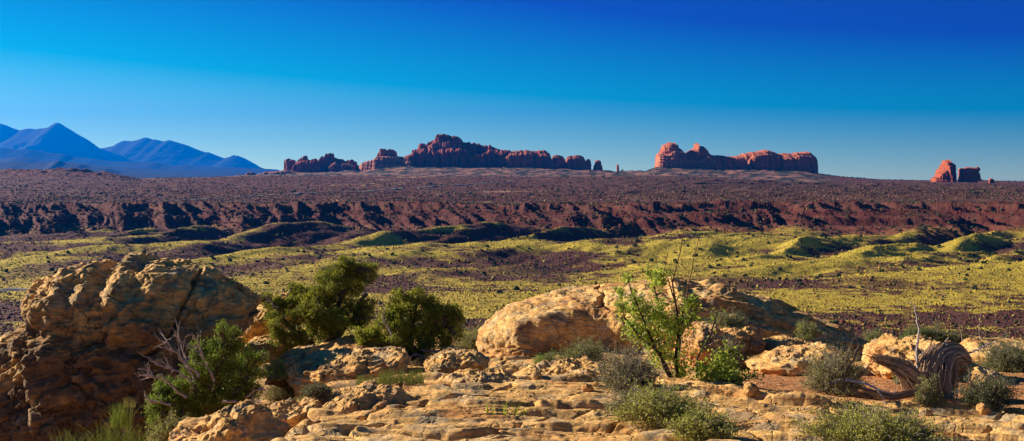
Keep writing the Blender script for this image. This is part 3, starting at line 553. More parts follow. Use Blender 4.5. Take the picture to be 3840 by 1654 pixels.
Pt = np.concatenate([np.stack([x[rest], y[rest], z[rest]], -1), np.stack([x2, y2, z2], -1)[k2]]); sz = np.concatenate([size[rest], sz2])
Xs, xs_, ys3, zs3, ss3, _ = scatter(9000, 1080, 1500); ks = (ss3 > 1190) & (ss3 < 1420); Pt = np.concatenate([Pt, np.stack([xs_, ys3, zs3], -1)[ks]]); sz = np.concatenate([sz, rng.uniform(.6, 1.6, ks.sum())])
m4 = 3; Pt = np.repeat(Pt, m4, 0) + np.repeat(sz, m4)[:, None]*rng.uniform(-.6, .6, (len(sz)*m4, 3))*np.array([1, 1, .4]); szz = np.repeat(sz, m4)*rng.uniform(.5, .9, len(sz)*m4)
V, T, c = domes(Pt, szz, szz*1.2, np.array([[.040, .060, .022]])*rng.uniform(.5, 2.0, (len(szz), 1)), rng)
link('distant_junipers', mesh_np('distant_junipers', V, T, c, smooth=False), M_jfar, label='countless tiny dark junipers over the far plateau and the foot of the buttes', category='junipers', kind='stuff')
# ------------------------------------------------------------------ the sandstone ledge in the foreground
S = 3840/2576.0
def D2F(p): return (p[0]*S, p[1]*S)
LY = np.array([0, 4, 8.9, 11, 13, 16, 20, 25, 32, 45, 62, 80]); LZ = np.array([-2.0, -2.0, -2.05, -2.14, -2.25, -2.5, -2.87, -3.27, -4.4, -10, -22, -32])
def saw(q, r=0.16):
    f = q-np.floor(q); return np.where(f < r, f/r-0.5, 0.5-(f-r)/(1-r))
def ledge_h(x, y):
    z = np.interp(y, LY, LZ)
    wx = x + 0.35*fbm(x/1.6, y/1.6, 0, 3, seed=401); wy = y + 0.35*fbm(x/1.6, y/1.6, 0, 3, seed=402)
    # the flat slab ends in a step down on its left
    left = sstep(-1.55, -2.25, wx + 0.10*(y-9.5)*(y < 14) + 0.5*sstep(13, 15, y))
    left = left*(1-0.55*sstep(13.5, 16, y))
    z = z - left*(0.62+0.35*sstep(-2.2, -5, x))
    drop = sstep(-4.3, -5.0, x + 0.10*(y-17))*sstep(14.3, 16.5, y); z = z - drop*7
    z = z - 7*sstep(-5.2, -6.5, x)
    slab = (1-left)*(1-sstep(12.6, 13.6, wy))*(1-sstep(2.2, 3.2, wx-0.25*(12-y)))
    right = sstep(0.9, 2.0, wx)*(1-sstep(12.2, 13.2, wy+.3*(x-3)))
    dirt = sstep(1.6, 2.3, wx)*sstep(12.0, 12.7, wy+.35*(x-3))*(1-sstep(15.0, 16.5, wy))
    dirt = np.maximum(dirt, left*sstep(11, 12, y)*0.5)
    z = z + slab*(0.16+0.09*fbm(x/1.5, y/1.2, 0, 3, seed=405)) + 0.12*sstep(9.9, 9.0, y)*slab*np.clip(fbm(x/1.1, y/1.1, 0, 2, seed=409)+.4, 0, 1)
    q = (y*1.0 + 0.12*x + 0.55*fbm(x/2.2, y/1.2, 0, 4, seed=411, gain=.42))/0.62
    z = z + (1-right)*(1-dirt)*(0.08*saw(q, .2)*sstep(-.35, .15, fbm(x/0.9, y/.9, 0, 2, seed=415)) + 0.025*saw(q*2.7+.5*fbm(x/.7, y/.5, 0, 2, seed=417), .3))
    q2 = (y + .68*x + 0.42*fbm(x/2.3, y/1.1, 0, 4, seed=421, gain=.42))/0.55
    z = z + right*(0.15*saw(q2, .2)*(0.55+0.7*perlin(x/.9, y/.9, 0, 423)) + 0.03*saw(q2*2.3+.5*perlin(x/1.4, y/.6, 0, 424), .3))
    rk = 1-dirt
    z = z + rk*(0.024*fbm(x/.5, y/.34, 0, 4, seed=431) + 0.013*fbm(x/.12, y/.09, 0, 3, seed=435) - 0.012*sstep(.12, .34, fbm(x/.22, y/.13, 0, 3, seed=437))) + dirt*(0.03*fbm(x/.5, y/.5, 0, 3, seed=441)+0.012*fbm(x/.06, y/.06, 0, 2, seed=443))
    cr = np.abs(perlin(wx/1.1, wy/.8, 0, 445)); z = z - rk*0.07*(1-sstep(0, .035, cr))
    back = sstep(16, 19, y)
    z = z + back*0.22*fbm(x/2.0, y/2.0, 0, 3, seed=451)
    return z, slab, right, dirt, left
LA = np.concatenate([np.linspace(-0.80, -0.45, 60)[:-1], np.linspace(-0.45, 0.45, 1150), np.linspace(0.45, 0.8, 60)[1:]])
LR = np.concatenate([np.geomspace(3, 8.2, 40)[:-1], np.geomspace(8.2, 20, 480)[:-1], np.geomspace(20, 34, 110)[:-1], np.geomspace(34, 78, 30)])
lx = LA[None, :]*LR[:, None]; ly = np.broadcast_to(LR[:, None], lx.shape).copy()
lz, lslab, lright, ldirt, lleft = ledge_h(lx, ly)
def mixc(a, b, t): return np.asarray(a)*(1-t[..., None]) + np.asarray(b)*t[..., None]
def rock_cover(x, y, z, seed=0, tone=0.0):
    n1 = fbm(x/.9, y/.9, z/.5, 4, seed=461+seed); n2 = fbm(x/.22, y/.22, z/.12, 3, seed=471+seed); n3 = fbm(x/.5, y/.5, z/.5, 4, seed=481+seed)
    c = mixc(np.array([.74, .43, .145]), np.array([.62, .29, .09]), sstep(.05, .45, n1+tone))
    c = mixc(c, np.array([.62, .44, .24]), sstep(.05, .4, n2-n1*.5)*.7)
    c = mixc(c, np.array([.26, .15, .08]), sstep(.22, .42, n3)*.6)
    c = mixc(c, np.array([.24, .23, .17]), sstep(.20, .30, fbm(x/.3, y/.3, z/.3, 3, seed=491+seed))*.6)
    return c
lc = rock_cover(lx, ly, lz)
dc = mixc(np.array([.42, .17, .06]), np.array([.50, .25, .11]), sstep(-.2, .4, fbm(lx/.12, ly/.12, 0, 3, seed=495)))
lc = mixc(lc, dc, ldirt)
M_rock = cover_mat('sandstone', scale=9.0, var=0.32, bump=0.55, bscale=16.0, bdist=0.03, rough=.9, bed=.55,
                   spots=[(5.0, .57, .68, (.16, .095, .055), .8), (14.0, .60, .70, (.68, .46, .24), .5), (6.0, .66, .74, (.22, .23, .17), .6)])
link('rock_ledge', mesh_np('rock_ledge', np.stack([lx, ly, lz], -1).reshape(-1, 3), grid_quads(len(LR), len(LA)), lc.reshape(-1, 3)), M_rock, kind='structure')
def lh(x, y): return float(ledge_h(np.array([float(x)]), np.array([float(y)]))[0][0])
def hitl(Xd, Yd):
    """point of the ledge seen at display pixel Xd, Yd"""
    X, Yr = D2F((Xd, Yd)); d = np.linspace(7.5, 40, 1600); x = (X-CX)/F*d; zr = -(Yr-HY)/F*d
    z = ledge_h(x, d)[0]; k = int(np.argmax(z > zr)); return Vector((x[k], d[k], z[k]))

# ------------------------------------------------------------------ boulders
def boulder(name, outl, dist, depth, seed, label, category='boulder', m=110, k=2.5, rough=.06, strata=0.0, slam=.09, pits=0.0, varnish=0.0, tone=0.0, ctr=None, tiltz=0.12, parent=None, dip=.10, cut=None, blk=.009):
    pts = [D2F(q) for q in outl]; pts = np.array([[(a-CX)/F*dist, -(b-HY)/F*dist] for a, b in pts]); pts = np.vstack([pts, pts[:1]])
    seg = np.hypot(*np.diff(pts, axis=0).T); L = np.concatenate([[0], np.cumsum(seg)])/seg.sum(); ns = 720; s = np.arange(ns)/ns
    ox = np.interp(s, L, pts[:, 0]); oz = np.interp(s, L, pts[:, 1])
    ker = np.hanning(15)[1:-1]; ker /= ker.sum(); pad = 6
    ox = np.convolve(np.concatenate([ox[-pad:], ox, ox[:pad]]), ker, 'valid'); oz = np.convolve(np.concatenate([oz[-pad:], oz, oz[:pad]]), ker, 'valid')
    cx_, cz_ = (pts[:-1].mean(0) if ctr is None else np.array([(ctr[0]*S-CX)/F*dist, -(ctr[1]*S-HY)/F*dist]))
    # square sheet -> concentric rings, front and back sheets meet at the rim
    t = np.linspace(-1, 1, m); u, v = np.meshgrid(t, t); r = np.maximum(np.abs(u), np.abs(v)); rs = np.maximum(r, 1e-9)
    side = np.where(np.abs(u) > np.abs(v), np.where(u > 0, 0, 2), np.where(v > 0, 1, 3))
    q = np.choose(side, [v/rs, -u/rs, -v/rs, u/rs]); ths = ((side + (q+1)/2)/4.0 - .125) % 1.0
    a0 = math.atan2(oz[0]-cz_, ox[0]-cx_)/(2*math.pi); ang = np.unwrap(np.arctan2(oz-cz_, ox-cx_)); sg = np.sign(ang[-1]-ang[0])
    fr = (sg*ths - sg*a0) % 1.0
    X_ = np.interp(fr, np.append(s, 1.0), np.append(ox, ox[0])); Z_ = np.interp(fr, np.append(s, 1.0), np.append(oz, oz[0]))
    f = np.sin(r*np.pi/2); g = np.maximum(1-f**k, 0)**(1/k)
    sc_ = math.hypot(ox.max()-ox.min(), oz.max()-oz.min()); hx, hz_ = (ox.max()-ox.min())/2, (oz.max()-oz.min())/2
    sheets = []
    for sgn in (-1, 1):
        x = cx_+(X_-cx_)*f; z = cz_+(Z_-cz_)*f; y = dist + sgn*depth*g
        dy = tiltz*(z-cz_); y = y+dy
        sheets.append((x, y, z))
    x, y, z = (np.concatenate([a[i].ravel() for a in sheets]) for i in range(3))
    N = np.stack([(x-cx_)/hx**2, (y-dist-tiltz*(z-cz_))/depth**2, (z-cz_)/hz_**2], -1); N /= np.maximum(np.linalg.norm(N, axis=1, keepdims=True), 1e-9)
    d = rough*sc_*(0.55*fbm(x/(.30*sc_), y/(.30*sc_), z/(.30*sc_), 3, seed=seed) + .55*(ridged(x/(.20*sc_), y/(.20*sc_), z/(.24*sc_), 3, seed=seed+3)-.62))
    up = np.clip(N[:, 2], 0, 1)
    qn = fbm(x/(.10*sc_+.12), y/(.10*sc_+.12), z/(.07*sc_+.08), 4, seed=seed+5)*5; qf = np.floor(qn); d = d + blk*sc_**.75*(qf+sstep(.30, .62, qn-qf))
    d = d + 0.016*min(sc_**.5, 1.3)*fbm(x/.13, y/.13, z/.08, 4, seed=seed+7)
    cw = .35*fbm(x/.8, y/.8, z/.8, 2, seed=seed+17); ck = np.abs(perlin((x+.6*z)/(.42*sc_)+cw, y/(.8*sc_), z/(.5*sc_)+cw, seed+18)); d = d - .02*sc_*(1-sstep(0, .03, ck))
    d = d - d.mean()
    if cut is not None: d = d + cut(x, y, z, up)
    if strata: d = d + strata*saw((z+dip*x+.12*fbm(x/.6, y/.6, z/.4, 3, seed=seed+9))/slam, .25)*(1-.5*up)*(.5+.9*np.abs(perlin(x/.5, y/.5, z/.3, seed+10)))
    if pits:
        wz = z+.1*perlin(x/.3, y/.3, z/.3, seed+12)
        pn = fbm(x/.20, y/.20, wz/.13, 3, seed=seed+11); pn2 = fbm(x/.5, y/.5, wz/.30, 3, seed=seed+13)
        d = d - pits*(sstep(.08, .36, pn) + 1.7*sstep(.14, .40, pn2))*(1-.75*sstep(.3, .8, up))
    x, y, z = x+N[:, 0]*d, y+N[:, 1]*d, z+N[:, 2]*d
    c = rock_cover(x, y, z, seed=seed % 50, tone=tone)
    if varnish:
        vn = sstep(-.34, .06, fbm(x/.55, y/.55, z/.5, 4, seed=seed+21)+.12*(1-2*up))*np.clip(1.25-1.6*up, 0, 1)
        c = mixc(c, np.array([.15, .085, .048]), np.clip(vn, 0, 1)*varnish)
    org = np.array([cx_, dist, z.min()]); V = np.stack([x, y, z], -1)-org
    Q = np.concatenate([grid_quads(m, m), grid_quads(m, m, off=m*m)[:, ::-1]])
    o = link(name, mesh_np(name, V, Q, c), M_rock, parent, label=label, category=category); o.location = org
    return o
def rib(x, y, z, up):
    # diagonal rib, the hollow under it and upright ribs on the left face
    u = (x+3.75)+.75*(z+2.0); a = .12*np.exp(-(u/.16)**2)*sstep(-1.25, -1.7, z) - .16*sstep(.05, .35, u)*(1-sstep(.5, 1.3, u))*sstep(-1.3, -1.6, z)*(z > -2.6)
    b = -.14*np.exp(-((z+2.05+.12*x+.3)/.10)**2)*(1-sstep(-4.2, -3.7, x))
    c = .10*np.abs(perlin((x+.25*z)/.30, .3, z/1.6, 97))*(1-sstep(-4.6, -4.0, x))*2.2
    e = -.10*np.exp(-((z+1.42+.25*(x+3.6))/.045)**2)*sstep(-4.1, -3.8, x)*(1-sstep(-2.9, -2.7, x))
    return a + b + c + e
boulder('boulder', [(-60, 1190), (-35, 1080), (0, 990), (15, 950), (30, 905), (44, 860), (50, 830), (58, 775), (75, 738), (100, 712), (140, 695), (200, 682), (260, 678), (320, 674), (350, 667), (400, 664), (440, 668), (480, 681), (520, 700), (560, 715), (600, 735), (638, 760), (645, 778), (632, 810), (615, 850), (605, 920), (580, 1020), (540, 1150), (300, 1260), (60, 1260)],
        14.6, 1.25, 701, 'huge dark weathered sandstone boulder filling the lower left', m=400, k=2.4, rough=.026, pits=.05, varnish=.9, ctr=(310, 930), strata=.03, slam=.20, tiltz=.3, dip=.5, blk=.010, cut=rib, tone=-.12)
def cave(x, y, z, up):
    h = -.42*sstep(.05, .5, x)*(1-sstep(1.7, 2.3, x))*sstep(-2.12, -2.36, z+.06*np.sin(x*4))*(y < 20.5)
    l = .13*saw((z+.30*x+.15*fbm(x/1.2, y/1.2, z/.6, 3, seed=98))/.21, .22)*sstep(1.9, 2.6, x)*(1-.3*up)
    return h + l
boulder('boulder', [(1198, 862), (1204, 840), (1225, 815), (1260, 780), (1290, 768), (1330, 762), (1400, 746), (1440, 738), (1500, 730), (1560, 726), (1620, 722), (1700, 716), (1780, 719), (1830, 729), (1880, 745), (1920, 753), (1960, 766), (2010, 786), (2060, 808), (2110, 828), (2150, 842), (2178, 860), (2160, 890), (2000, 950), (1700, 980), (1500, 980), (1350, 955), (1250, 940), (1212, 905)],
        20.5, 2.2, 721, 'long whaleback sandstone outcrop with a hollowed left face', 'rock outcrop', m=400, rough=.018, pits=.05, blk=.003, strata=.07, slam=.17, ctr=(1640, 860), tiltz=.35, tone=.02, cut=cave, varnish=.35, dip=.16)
BL = [
 ([(425, 1140), (438, 1088), (468, 1068), (508, 1072), (522, 1058), (560, 1040), (600, 1017), (640, 1028), (682, 1060), (722, 1085), (732, 1120), (700, 1170), (450, 1170)], 9.7, .5, 'pointed brown rock at the bottom edge, left of the big flat slab', dict(rough=.10)),
 ([(660, 1040), (675, 1025), (705, 1016), (740, 1028), (765, 1022), (795, 1014), (806, 1040), (780, 1085), (700, 1085)], 10.8, .4, 'low orange rock wedged between the pointed rock and the big flat slab', dict(rough=.1, tone=.2)),
 ([(740, 945), (744, 915), (770, 900), (850, 892), (940, 890), (1015, 892), (1030, 915), (1005, 955), (900, 988), (800, 990), (752, 978)], 13.8, .9, 'layered ledge of thin sandstone beds in front of the two junipers', dict(strata=.05, slam=.075, rough=.05, pits=.02)),
 ([(745, 905), (790, 880), (850, 862), (930, 866), (990, 882), (1020, 905), (1000, 930), (760, 935)], 15.6, .9, 'grey brown rock mound between the layered ledge and the taller juniper', dict(strata=.02)),
 ([(1068, 912), (1085, 895), (1130, 883), (1195, 885), (1228, 902), (1222, 938), (1150, 955), (1078, 948)], 14.8, .55, 'rough yellow pitted rock left of the whaleback outcrop', dict(strata=.035, slam=.07, pits=.03)),
 ([(600, 830), (618, 795), (640, 780), (688, 772), (725, 795), (705, 845), (640, 865), (606, 858)], 17.0, .5, 'rounded tan rock at the right foot of the huge boulder, left of the taller juniper', dict(pits=.02)),
 ([(592, 895), (630, 858), (690, 845), (730, 860), (715, 900), (640, 918)], 16.0, .5, 'tan slab rock under the rounded rock, beside the huge boulder', dict(strata=.02)),
 ([(636, 775), (690, 750), (760, 734), (810, 745), (820, 790), (700, 815)], 19.5, .8, 'pale flat rock showing behind the top left of the taller juniper', dict()),
 ([(672, 960), (690, 915), (730, 882), (785, 872), (806, 896), (775, 935), (720, 965)], 15.0, .5, 'orange brown rock under the lower branches of the taller juniper', dict(tone=.25)),
 ([(1285, 950), (1335, 928), (1400, 917), (1480, 917), (1560, 925), (1605, 945), (1570, 975), (1340, 975)], 13.4, .6, 'low bedded rock hump in front of the hollowed outcrop face', dict(strata=.025)),
 ([(1050, 985), (1115, 952), (1180, 936), (1255, 941), (1305, 958), (1260, 992), (1080, 995)], 12.5, .45, 'smooth low rock hump at the back edge of the big flat slab', dict()),
 ([(1225, 945), (1232, 930), (1262, 920), (1300, 926), (1310, 945), (1270, 955)], 14.0, .25, 'small pinkish rock below the left end of the whaleback outcrop', dict()),
 ([(1700, 880), (1713, 835), (1755, 816), (1800, 822), (1832, 852), (1838, 905), (1800, 935), (1706, 925)], 17.0, .6, 'orange boulder directly behind the leafy shrub stems', dict(tone=.35)),
 ([(1772, 868), (1800, 832), (1840, 822), (1890, 829), (1918, 856), (1905, 885), (1800, 890)], 17.6, .6, 'tan rounded rock just right of the orange boulder', dict(strata=.02)),
 ([(1880, 915), (1930, 896), (2000, 878), (2070, 871), (2112, 884), (2134, 905), (2120, 930), (2000, 940), (1900, 938)], 15.8, .7, 'flat topped tan rock between the whaleback outcrop and the red dirt', dict(strata=.035, slam=.08)),
 ([(2178, 925), (2192, 885), (2235, 856), (2255, 849), (2280, 872), (2330, 856), (2400, 868), (2425, 900), (2420, 955), (2300, 970), (2200, 940)], 14.9, .7, 'big yellow tan rock behind the twisted dead stump', dict(pits=.015, rough=.08)),
 ([(2425, 885), (2450, 866), (2576, 862), (2680, 868), (2680, 930), (2450, 925)], 18.0, .8, 'low tan ledge on the rim at the right edge', dict(strata=.03)),
 ([(2410, 950), (2440, 918), (2500, 935), (2542, 958), (2556, 990), (2480, 990), (2420, 980)], 14.2, .4, 'dark purple grey slab rock right of the twisted stump', dict(tone=-.1)),
 ([(1905, 900), (1920, 858), (1975, 850), (2040, 862), (2060, 885), (2000, 905)], 17.8, .5, 'thin bedded rock at the right foot of the whaleback outcrop', dict(strata=.04, slam=.07)),
 ([(2065, 1040), (2080, 1012), (2120, 1008), (2180, 1022), (2200, 1050), (2120, 1062)], 11.3, .3, 'red brown tilted slab in front of the fallen grey branch', dict(tone=.3)),
 ([(1635, 1100), (1660, 1075), (1705, 1070), (1718, 1095), (1690, 1125), (1640, 1125)], 9.9, .25, 'orange stone at the lower right corner of the big flat slab', dict(tone=.3)),
 ([(795, 1062), (815, 1020), (860, 985), (930, 975), (1000, 985), (1040, 1010), (1010, 1050), (900, 1075), (820, 1082)], 11.0, .55, 'rounded hump with an orange hollow at the left end of the big flat slab', dict(tone=.1, pits=.02)),
]
for i, (o_, d_, dp, lb, kw) in enumerate(BL):
    kw = dict(kw); n_ = 170 if i in (2, 4, 9, 15, 21) else 120
    boulder('boulder' if 'boulder' in lb else 'rock', o_, d_, dp, 740+7*i, lb, 'boulder' if 'boulder' in lb else 'rock', m=n_, **{**dict(rough=.07), **kw})
stones = [(1512, 930, .16, 'round stone resting on the bedded hump before the hollowed outcrop'), (1500, 972, .09, 'little round pebble stone on the back of the big flat slab'), (1478, 985, .14, 'flat reddish stone lying behind the middle of the big flat slab'), (1890, 985, .15, 'small orange stone beside the right end of the leafy shrub'),
          (2052, 975, .16, 'orange stone under the sage bush with dead sticks'), (2330, 1045, .13, 'small pale stone in front of the stump foot'), (1995, 935, .12, 'small stone on the red dirt below the flat topped rock'), (2230, 935, .10, 'small grey stone left of the stump on the red dirt'),
          (1350, 948, .12, 'angular stone on the left of the bedded hump'), (2475, 1035, .14, 'crumbly orange stone right of the stump'), (2210, 1068, .12, 'small brown stone on the right hand ledges')]
for i, (a, b, r, lb) in enumerate(stones):
    q = hitl(a, b); X_, Y_ = a, b; rp = r*3109/q.y/2
    boulder('stone', [(a-rp, b), (a-rp*.8, b-rp*.7), (a-rp*.2, b-rp*1.05), (a+rp*.6, b-rp*.8), (a+rp, b-rp*.1), (a+rp*.7, b+rp*.5), (a-rp*.6, b+rp*.5)], q.y, r*.5, 950+i*5, lb, 'stone', m=32, rough=.08, tone=.15)
# ------------------------------------------------------------------ plants of the ledge
def leafmat(name, trans=.35, rough=.5):
    m, t, b = nmat(name); N = t.nodes.new; L = t.links.new
    at = N('ShaderNodeAttribute'); at.attribute_name = 'cover'; b.inputs['Roughness'].default_value = rough; b.inputs['Specular IOR Level'].default_value = .3
    tc = N('ShaderNodeTexCoord'); n1 = N('ShaderNodeTexNoise'); n1.inputs['Scale'].default_value = 25; L(tc.outputs['Object'], n1.inputs['Vector'])
    mr = N('ShaderNodeMapRange'); mr.inputs['To Min'].default_value = .6; mr.inputs['To Max'].default_value = 1.4; L(n1.outputs['Fac'], mr.inputs['Value'])
    mu = N('ShaderNodeVectorMath'); mu.operation = 'SCALE'; L(at.outputs['Color'], mu.inputs[0]); L(mr.outputs[0], mu.inputs['Scale'])
    L(mu.outputs[0], b.inputs['Base Color'])
    tr = N('ShaderNodeBsdfTranslucent'); L(mu.outputs[0], tr.inputs['Color'])
    mx = N('ShaderNodeMixShader'); mx.inputs[0].default_value = trans; L(b.outputs[0], mx.inputs[1]); L(tr.outputs[0], mx.inputs[2])
    L(mx.outputs[0], t.nodes['Material Output'].inputs['Surface']); return m
M_leaf = leafmat('green_leaves', .45); M_jun = leafmat('juniper_scales', .35, .7); M_sage = leafmat('shrub_leaves', .25, .8)
M_twig = cover_mat('twig_bark', scale=20, var=.3, bump=.3, bscale=60, bdist=.004)
def tubes(paths, radii, cols, k=5):
    """paths: list of (n,3); radii: list of (n,); one joined set of tapered stems"""
    Vs, Qs, Cs = [], [], []; o = 0
    for Pq, r, c in zip(paths, radii, cols):
        Pq = np.asarray(Pq, float); n = len(Pq); r = np.broadcast_to(r, (n,))
        T = np.gradient(Pq, axis=0); T /= np.linalg.norm(T, axis=1, keepdims=True)+1e-9
        up = np.array([0.31, .2, .93]); U = np.cross(T, up); U /= np.linalg.norm(U, axis=1, keepdims=True)+1e-9; W = np.cross(T, U)
        a = np.linspace(0, 2*np.pi, k, endpoint=False)
        V = Pq[:, None]+r[:, None, None]*(U[:, None]*np.cos(a)[None, :, None]+W[:, None]*np.sin(a)[None, :, None])
        Vs.append(V.reshape(-1, 3)); Qs.append(grid_quads(n, k, off=o, wrap=True)); Cs.append(np.broadcast_to(c, (n*k, 3))); o += n*k
    return np.concatenate(Vs), np.concatenate(Qs), np.concatenate(Cs)
def wobble(a, b, n, amp, rg, sag=0.0):
    a = np.asarray(a, float); b = np.asarray(b, float); t = np.linspace(0, 1, n)[:, None]; L_ = np.linalg.norm(b-a)
    Q = a+(b-a)*t; w = np.cumsum(rg.normal(0, 1, (n, 3)), 0); w -= w[0]; w -= w[-1]*t; Q = Q+w*amp*L_/math.sqrt(n)
    Q[:, 2] += sag*L_*np.sin(np.pi*t[:, 0]); return Q
def cards(Pt, L_, W_, C, rg, up=0.3, pts=4, dirs=None):
    """leaves: small folded diamonds with random aim"""
    n = len(Pt); D = rg.normal(0, 1, (n, 3)); D[:, 2] += up
    if dirs is not None: D = D*.6+dirs
    D /= np.linalg.norm(D, axis=1, keepdims=True); B = np.cross(D, rg.normal(0, 1, (n, 3))); B /= np.linalg.norm(B, axis=1, keepdims=True)
    L_ = np.broadcast_to(L_, (n,))[:, None]; W_ = np.broadcast_to(W_, (n,))[:, None]; Nn = np.cross(D, B)
    if pts == 4:
        V = np.stack([Pt, Pt+D*L_*.55+B*W_, Pt+D*L_+Nn*W_*.2, Pt+D*L_*.55-B*W_], 1); Q = np.arange(n*4).reshape(n, 4)
        return V.reshape(-1, 3), Q, np.repeat(C, 4, 0)
    V = np.stack([Pt, Pt+D*L_*.3+B*W_*.8, Pt+D*L_*.7+B*W_, Pt+D*L_*1.0+Nn*W_*.3, Pt+D*L_*.7-B*W_, Pt+D*L_*.3-B*W_*.8], 1)
    return V.reshape(-1, 3), np.concatenate([np.arange(n*6).reshape(n, 6)[:, :4], np.arange(n*6).reshape(n, 6)[:, [0, 3, 4, 5]]]), np.repeat(C, 6, 0)
def plant(name, label, cat, base, group=None):
    o = link(name, None, label=label, category=cat); o.location = base
    if group: o['group'] = group
    return o
def part(nm, data, mat, root):
    V, Q, c = data; V = V-np.array(root.location)
    return link(nm, mesh_np(nm, V, Q, c, smooth=nm in ('trunk', 'branches', 'stems', 'dead_branch', 'twigs')), mat, root)
def W3(xd, yd, dist): return np.array(P(*D2F((xd, yd)), dist))

def juniper(label, trunk_px, lobes, dist, seed, limbs, dens=1.0, dead=(), tipc=(.42, .42, .05), basec=(.045, .075, .015)):
    """lobes: (x, y, radius px, depth offset m): foliage masses; limbs: polylines in px"""
    rg = np.random.default_rng(seed); root = plant('juniper', label, 'juniper', tuple(W3(*trunk_px, dist)))
    base = W3(*trunk_px, dist); sc_ = dist/3109
    ps, rs, cs = [], [], []
    cen = []
    for (lx_, ly_, lr, dz) in lobes:
        cen.append((W3(lx_, ly_, dist+dz), lr*sc_*.8))
        for _ in range(2):
            q_ = rg.normal(0, .62, 3)*lr*sc_; cen.append((W3(lx_, ly_, dist+dz)+q_, lr*sc_*rg.uniform(.35, .55)))
    for L_ in limbs:
        q = np.array([W3(a, b, dist+c_) for a, b, c_ in L_]); t = np.linspace(0, len(q)-1, 14); q = np.stack([np.interp(t, np.arange(len(q)), q[:, i]) for i in range(3)], -1)+rg.normal(0, .012, (14, 3))
        ps.append(q); rs.append(np.linspace(.05, .016, 14)); cs.append((.11, .075, .055))
    nl = len(ps)
    for c_, r in cen:
        d = np.array([np.min(np.linalg.norm(p_-c_, axis=1)) for p_ in ps[:nl]]); p_ = ps[int(np.argmin(d))]; st = p_[int(np.argmin(np.linalg.norm(p_-c_, axis=1)))]
        main = wobble(st, c_, 8, .12, rg); ps.append(main); rs.append(np.linspace(.018, .008, 8)); cs.append((.12, .085, .065))
        for _ in range(7):
            e_ = c_+rg.normal(0, .55, 3)*r; ps.append(wobble(main[rg.integers(3, 8)], e_, 6, .12, rg)); rs.append(np.linspace(.008, .003, 6)); cs.append((.17, .13, .11))
    # foliage: sprays, each a bristling tuft of scale leaves
    TP, TD, TC = [], [], []
    for c_, r in cen:
        ntuft = int(300*dens*(r/.22)**2)
        dr = rg.normal(0, 1, (ntuft, 3)); dr /= np.linalg.norm(dr, axis=1, keepdims=True); rad = r*rg.uniform(.35, 1.12, ntuft)**.6
        hole = fbm(dr[:, 0]*1.6+c_[0]*3, dr[:, 1]*1.6, dr[:, 2]*1.6+c_[2]*3, 2, seed=seed) > -.10
        tp = c_+dr*rad[:, None]*np.array([1, 1, .85]); tp, dr, rad = tp[hole], dr[hole], rad[hole]
        per = 26; n = len(tp); TP.append(np.repeat(tp, per, 0)+rg.normal(0, .022, (n*per, 3))); dd = dr+np.array([0, 0, .5]); TD.append(np.repeat(dd, per, 0))
        mixv = np.clip(.25+.55*rg.uniform(0, 1, (n, 1))+.3*rg.normal(0, .5, (n, 1)), 0, 1); cc = np.array([basec])*(1-mixv)+np.array([tipc])*mixv
        TC.append(np.repeat(cc, per, 0)*rg.uniform(.7, 1.3, (n*per, 1)))
    TP, TD, TC = map(np.concatenate, (TP, TD, TC)); 
    part('foliage', cards(TP, rg.uniform(.018, .04, len(TP)), .0055, TC, rg, dirs=TD), M_jun, root)
    part('trunk', tubes(ps[:nl], [r_*1.25 for r_ in rs[:nl]], cs[:nl], 8), M_twig, root)
    part('branches', tubes(ps[nl:], rs[nl:], cs[nl:], 4), M_twig, root)
    if dead:
        for (a, b) in dead:
            dp, dr_, dc_ = [], [], []
            A, B = W3(a[0], a[1], dist+a[2]), W3(b[0], b[1], dist+b[2]); m_ = wobble(A, B, 12, .10, rg); dp.append(m_); dr_.append(np.linspace(.014, .004, 12)); dc_.append((.34, .27, .24))
            for _ in range(12):
                k_ = rg.integers(3, 12); L2 = np.linalg.norm(B-A)*rg.uniform(.15, .45); dv = (B-A)/np.linalg.norm(B-A)+rg.normal(0, .55, 3); tw = wobble(m_[k_], m_[k_]+dv*L2*.6, 7, .12, rg)
                dp.append(tw); dr_.append(np.linspace(.006, .002, 7)); dc_.append((.36, .29, .27))
                for _ in range(2): k3 = rg.integers(2, 7); dp.append(wobble(tw[k3], tw[k3]+(dv+rg.normal(0, .6, 3))*L2*.25, 5, .1, rg)); dr_.append(np.linspace(.003, .0012, 5)); dc_.append((.38, .31, .28))
            part('dead_branch', tubes(dp, dr_, dc_, 4), M_twig, root)
    return root
juniper('taller dark green juniper with a leaning knobbly crown, right of the huge boulder', (790, 900),
        [(668, 755, 20, .1), (700, 775, 26, 0), (735, 770, 32, .1), (690, 800, 20, -.2), (760, 740, 34, .2), (800, 745, 38, 0), (745, 800, 30, -.2), (820, 700, 30, .1), (790, 790, 36, -.3), (840, 740, 36, .2), (870, 665, 26, .1), (890, 690, 34, .2),
         (925, 695, 26, .1), (935, 680, 15, 0), (860, 700, 30, 0), (890, 730, 26, .3), (880, 780, 36, .1), (920, 790, 28, .2), (845, 800, 36, -.2), (900, 820, 24, 0), (800, 830, 34, 0), (700, 840, 24, -.4), (735, 855, 26, -.4), (690, 880, 20, -.5), (720, 890, 18, -.5), (760, 850, 24, -.3), (835, 840, 24, .2)], 16.2, 1001,
        [[(790, 905, 0), (780, 860, 0), (795, 810, .05), (850, 770, .1), (880, 710, .1), (890, 680, .1)], [(785, 880, 0), (740, 840, -.2), (710, 800, -.1), (680, 765, 0)], [(792, 900, 0), (840, 850, .1), (890, 800, .1), (920, 740, .1)], [(788, 890, 0), (740, 870, -.3), (700, 870, -.4)]],
        dead=[((700, 775, -.2), (665, 745, -.3)), ((900, 760, .1), (940, 720, .1)), ((890, 800, 0), (945, 800, -.1))])
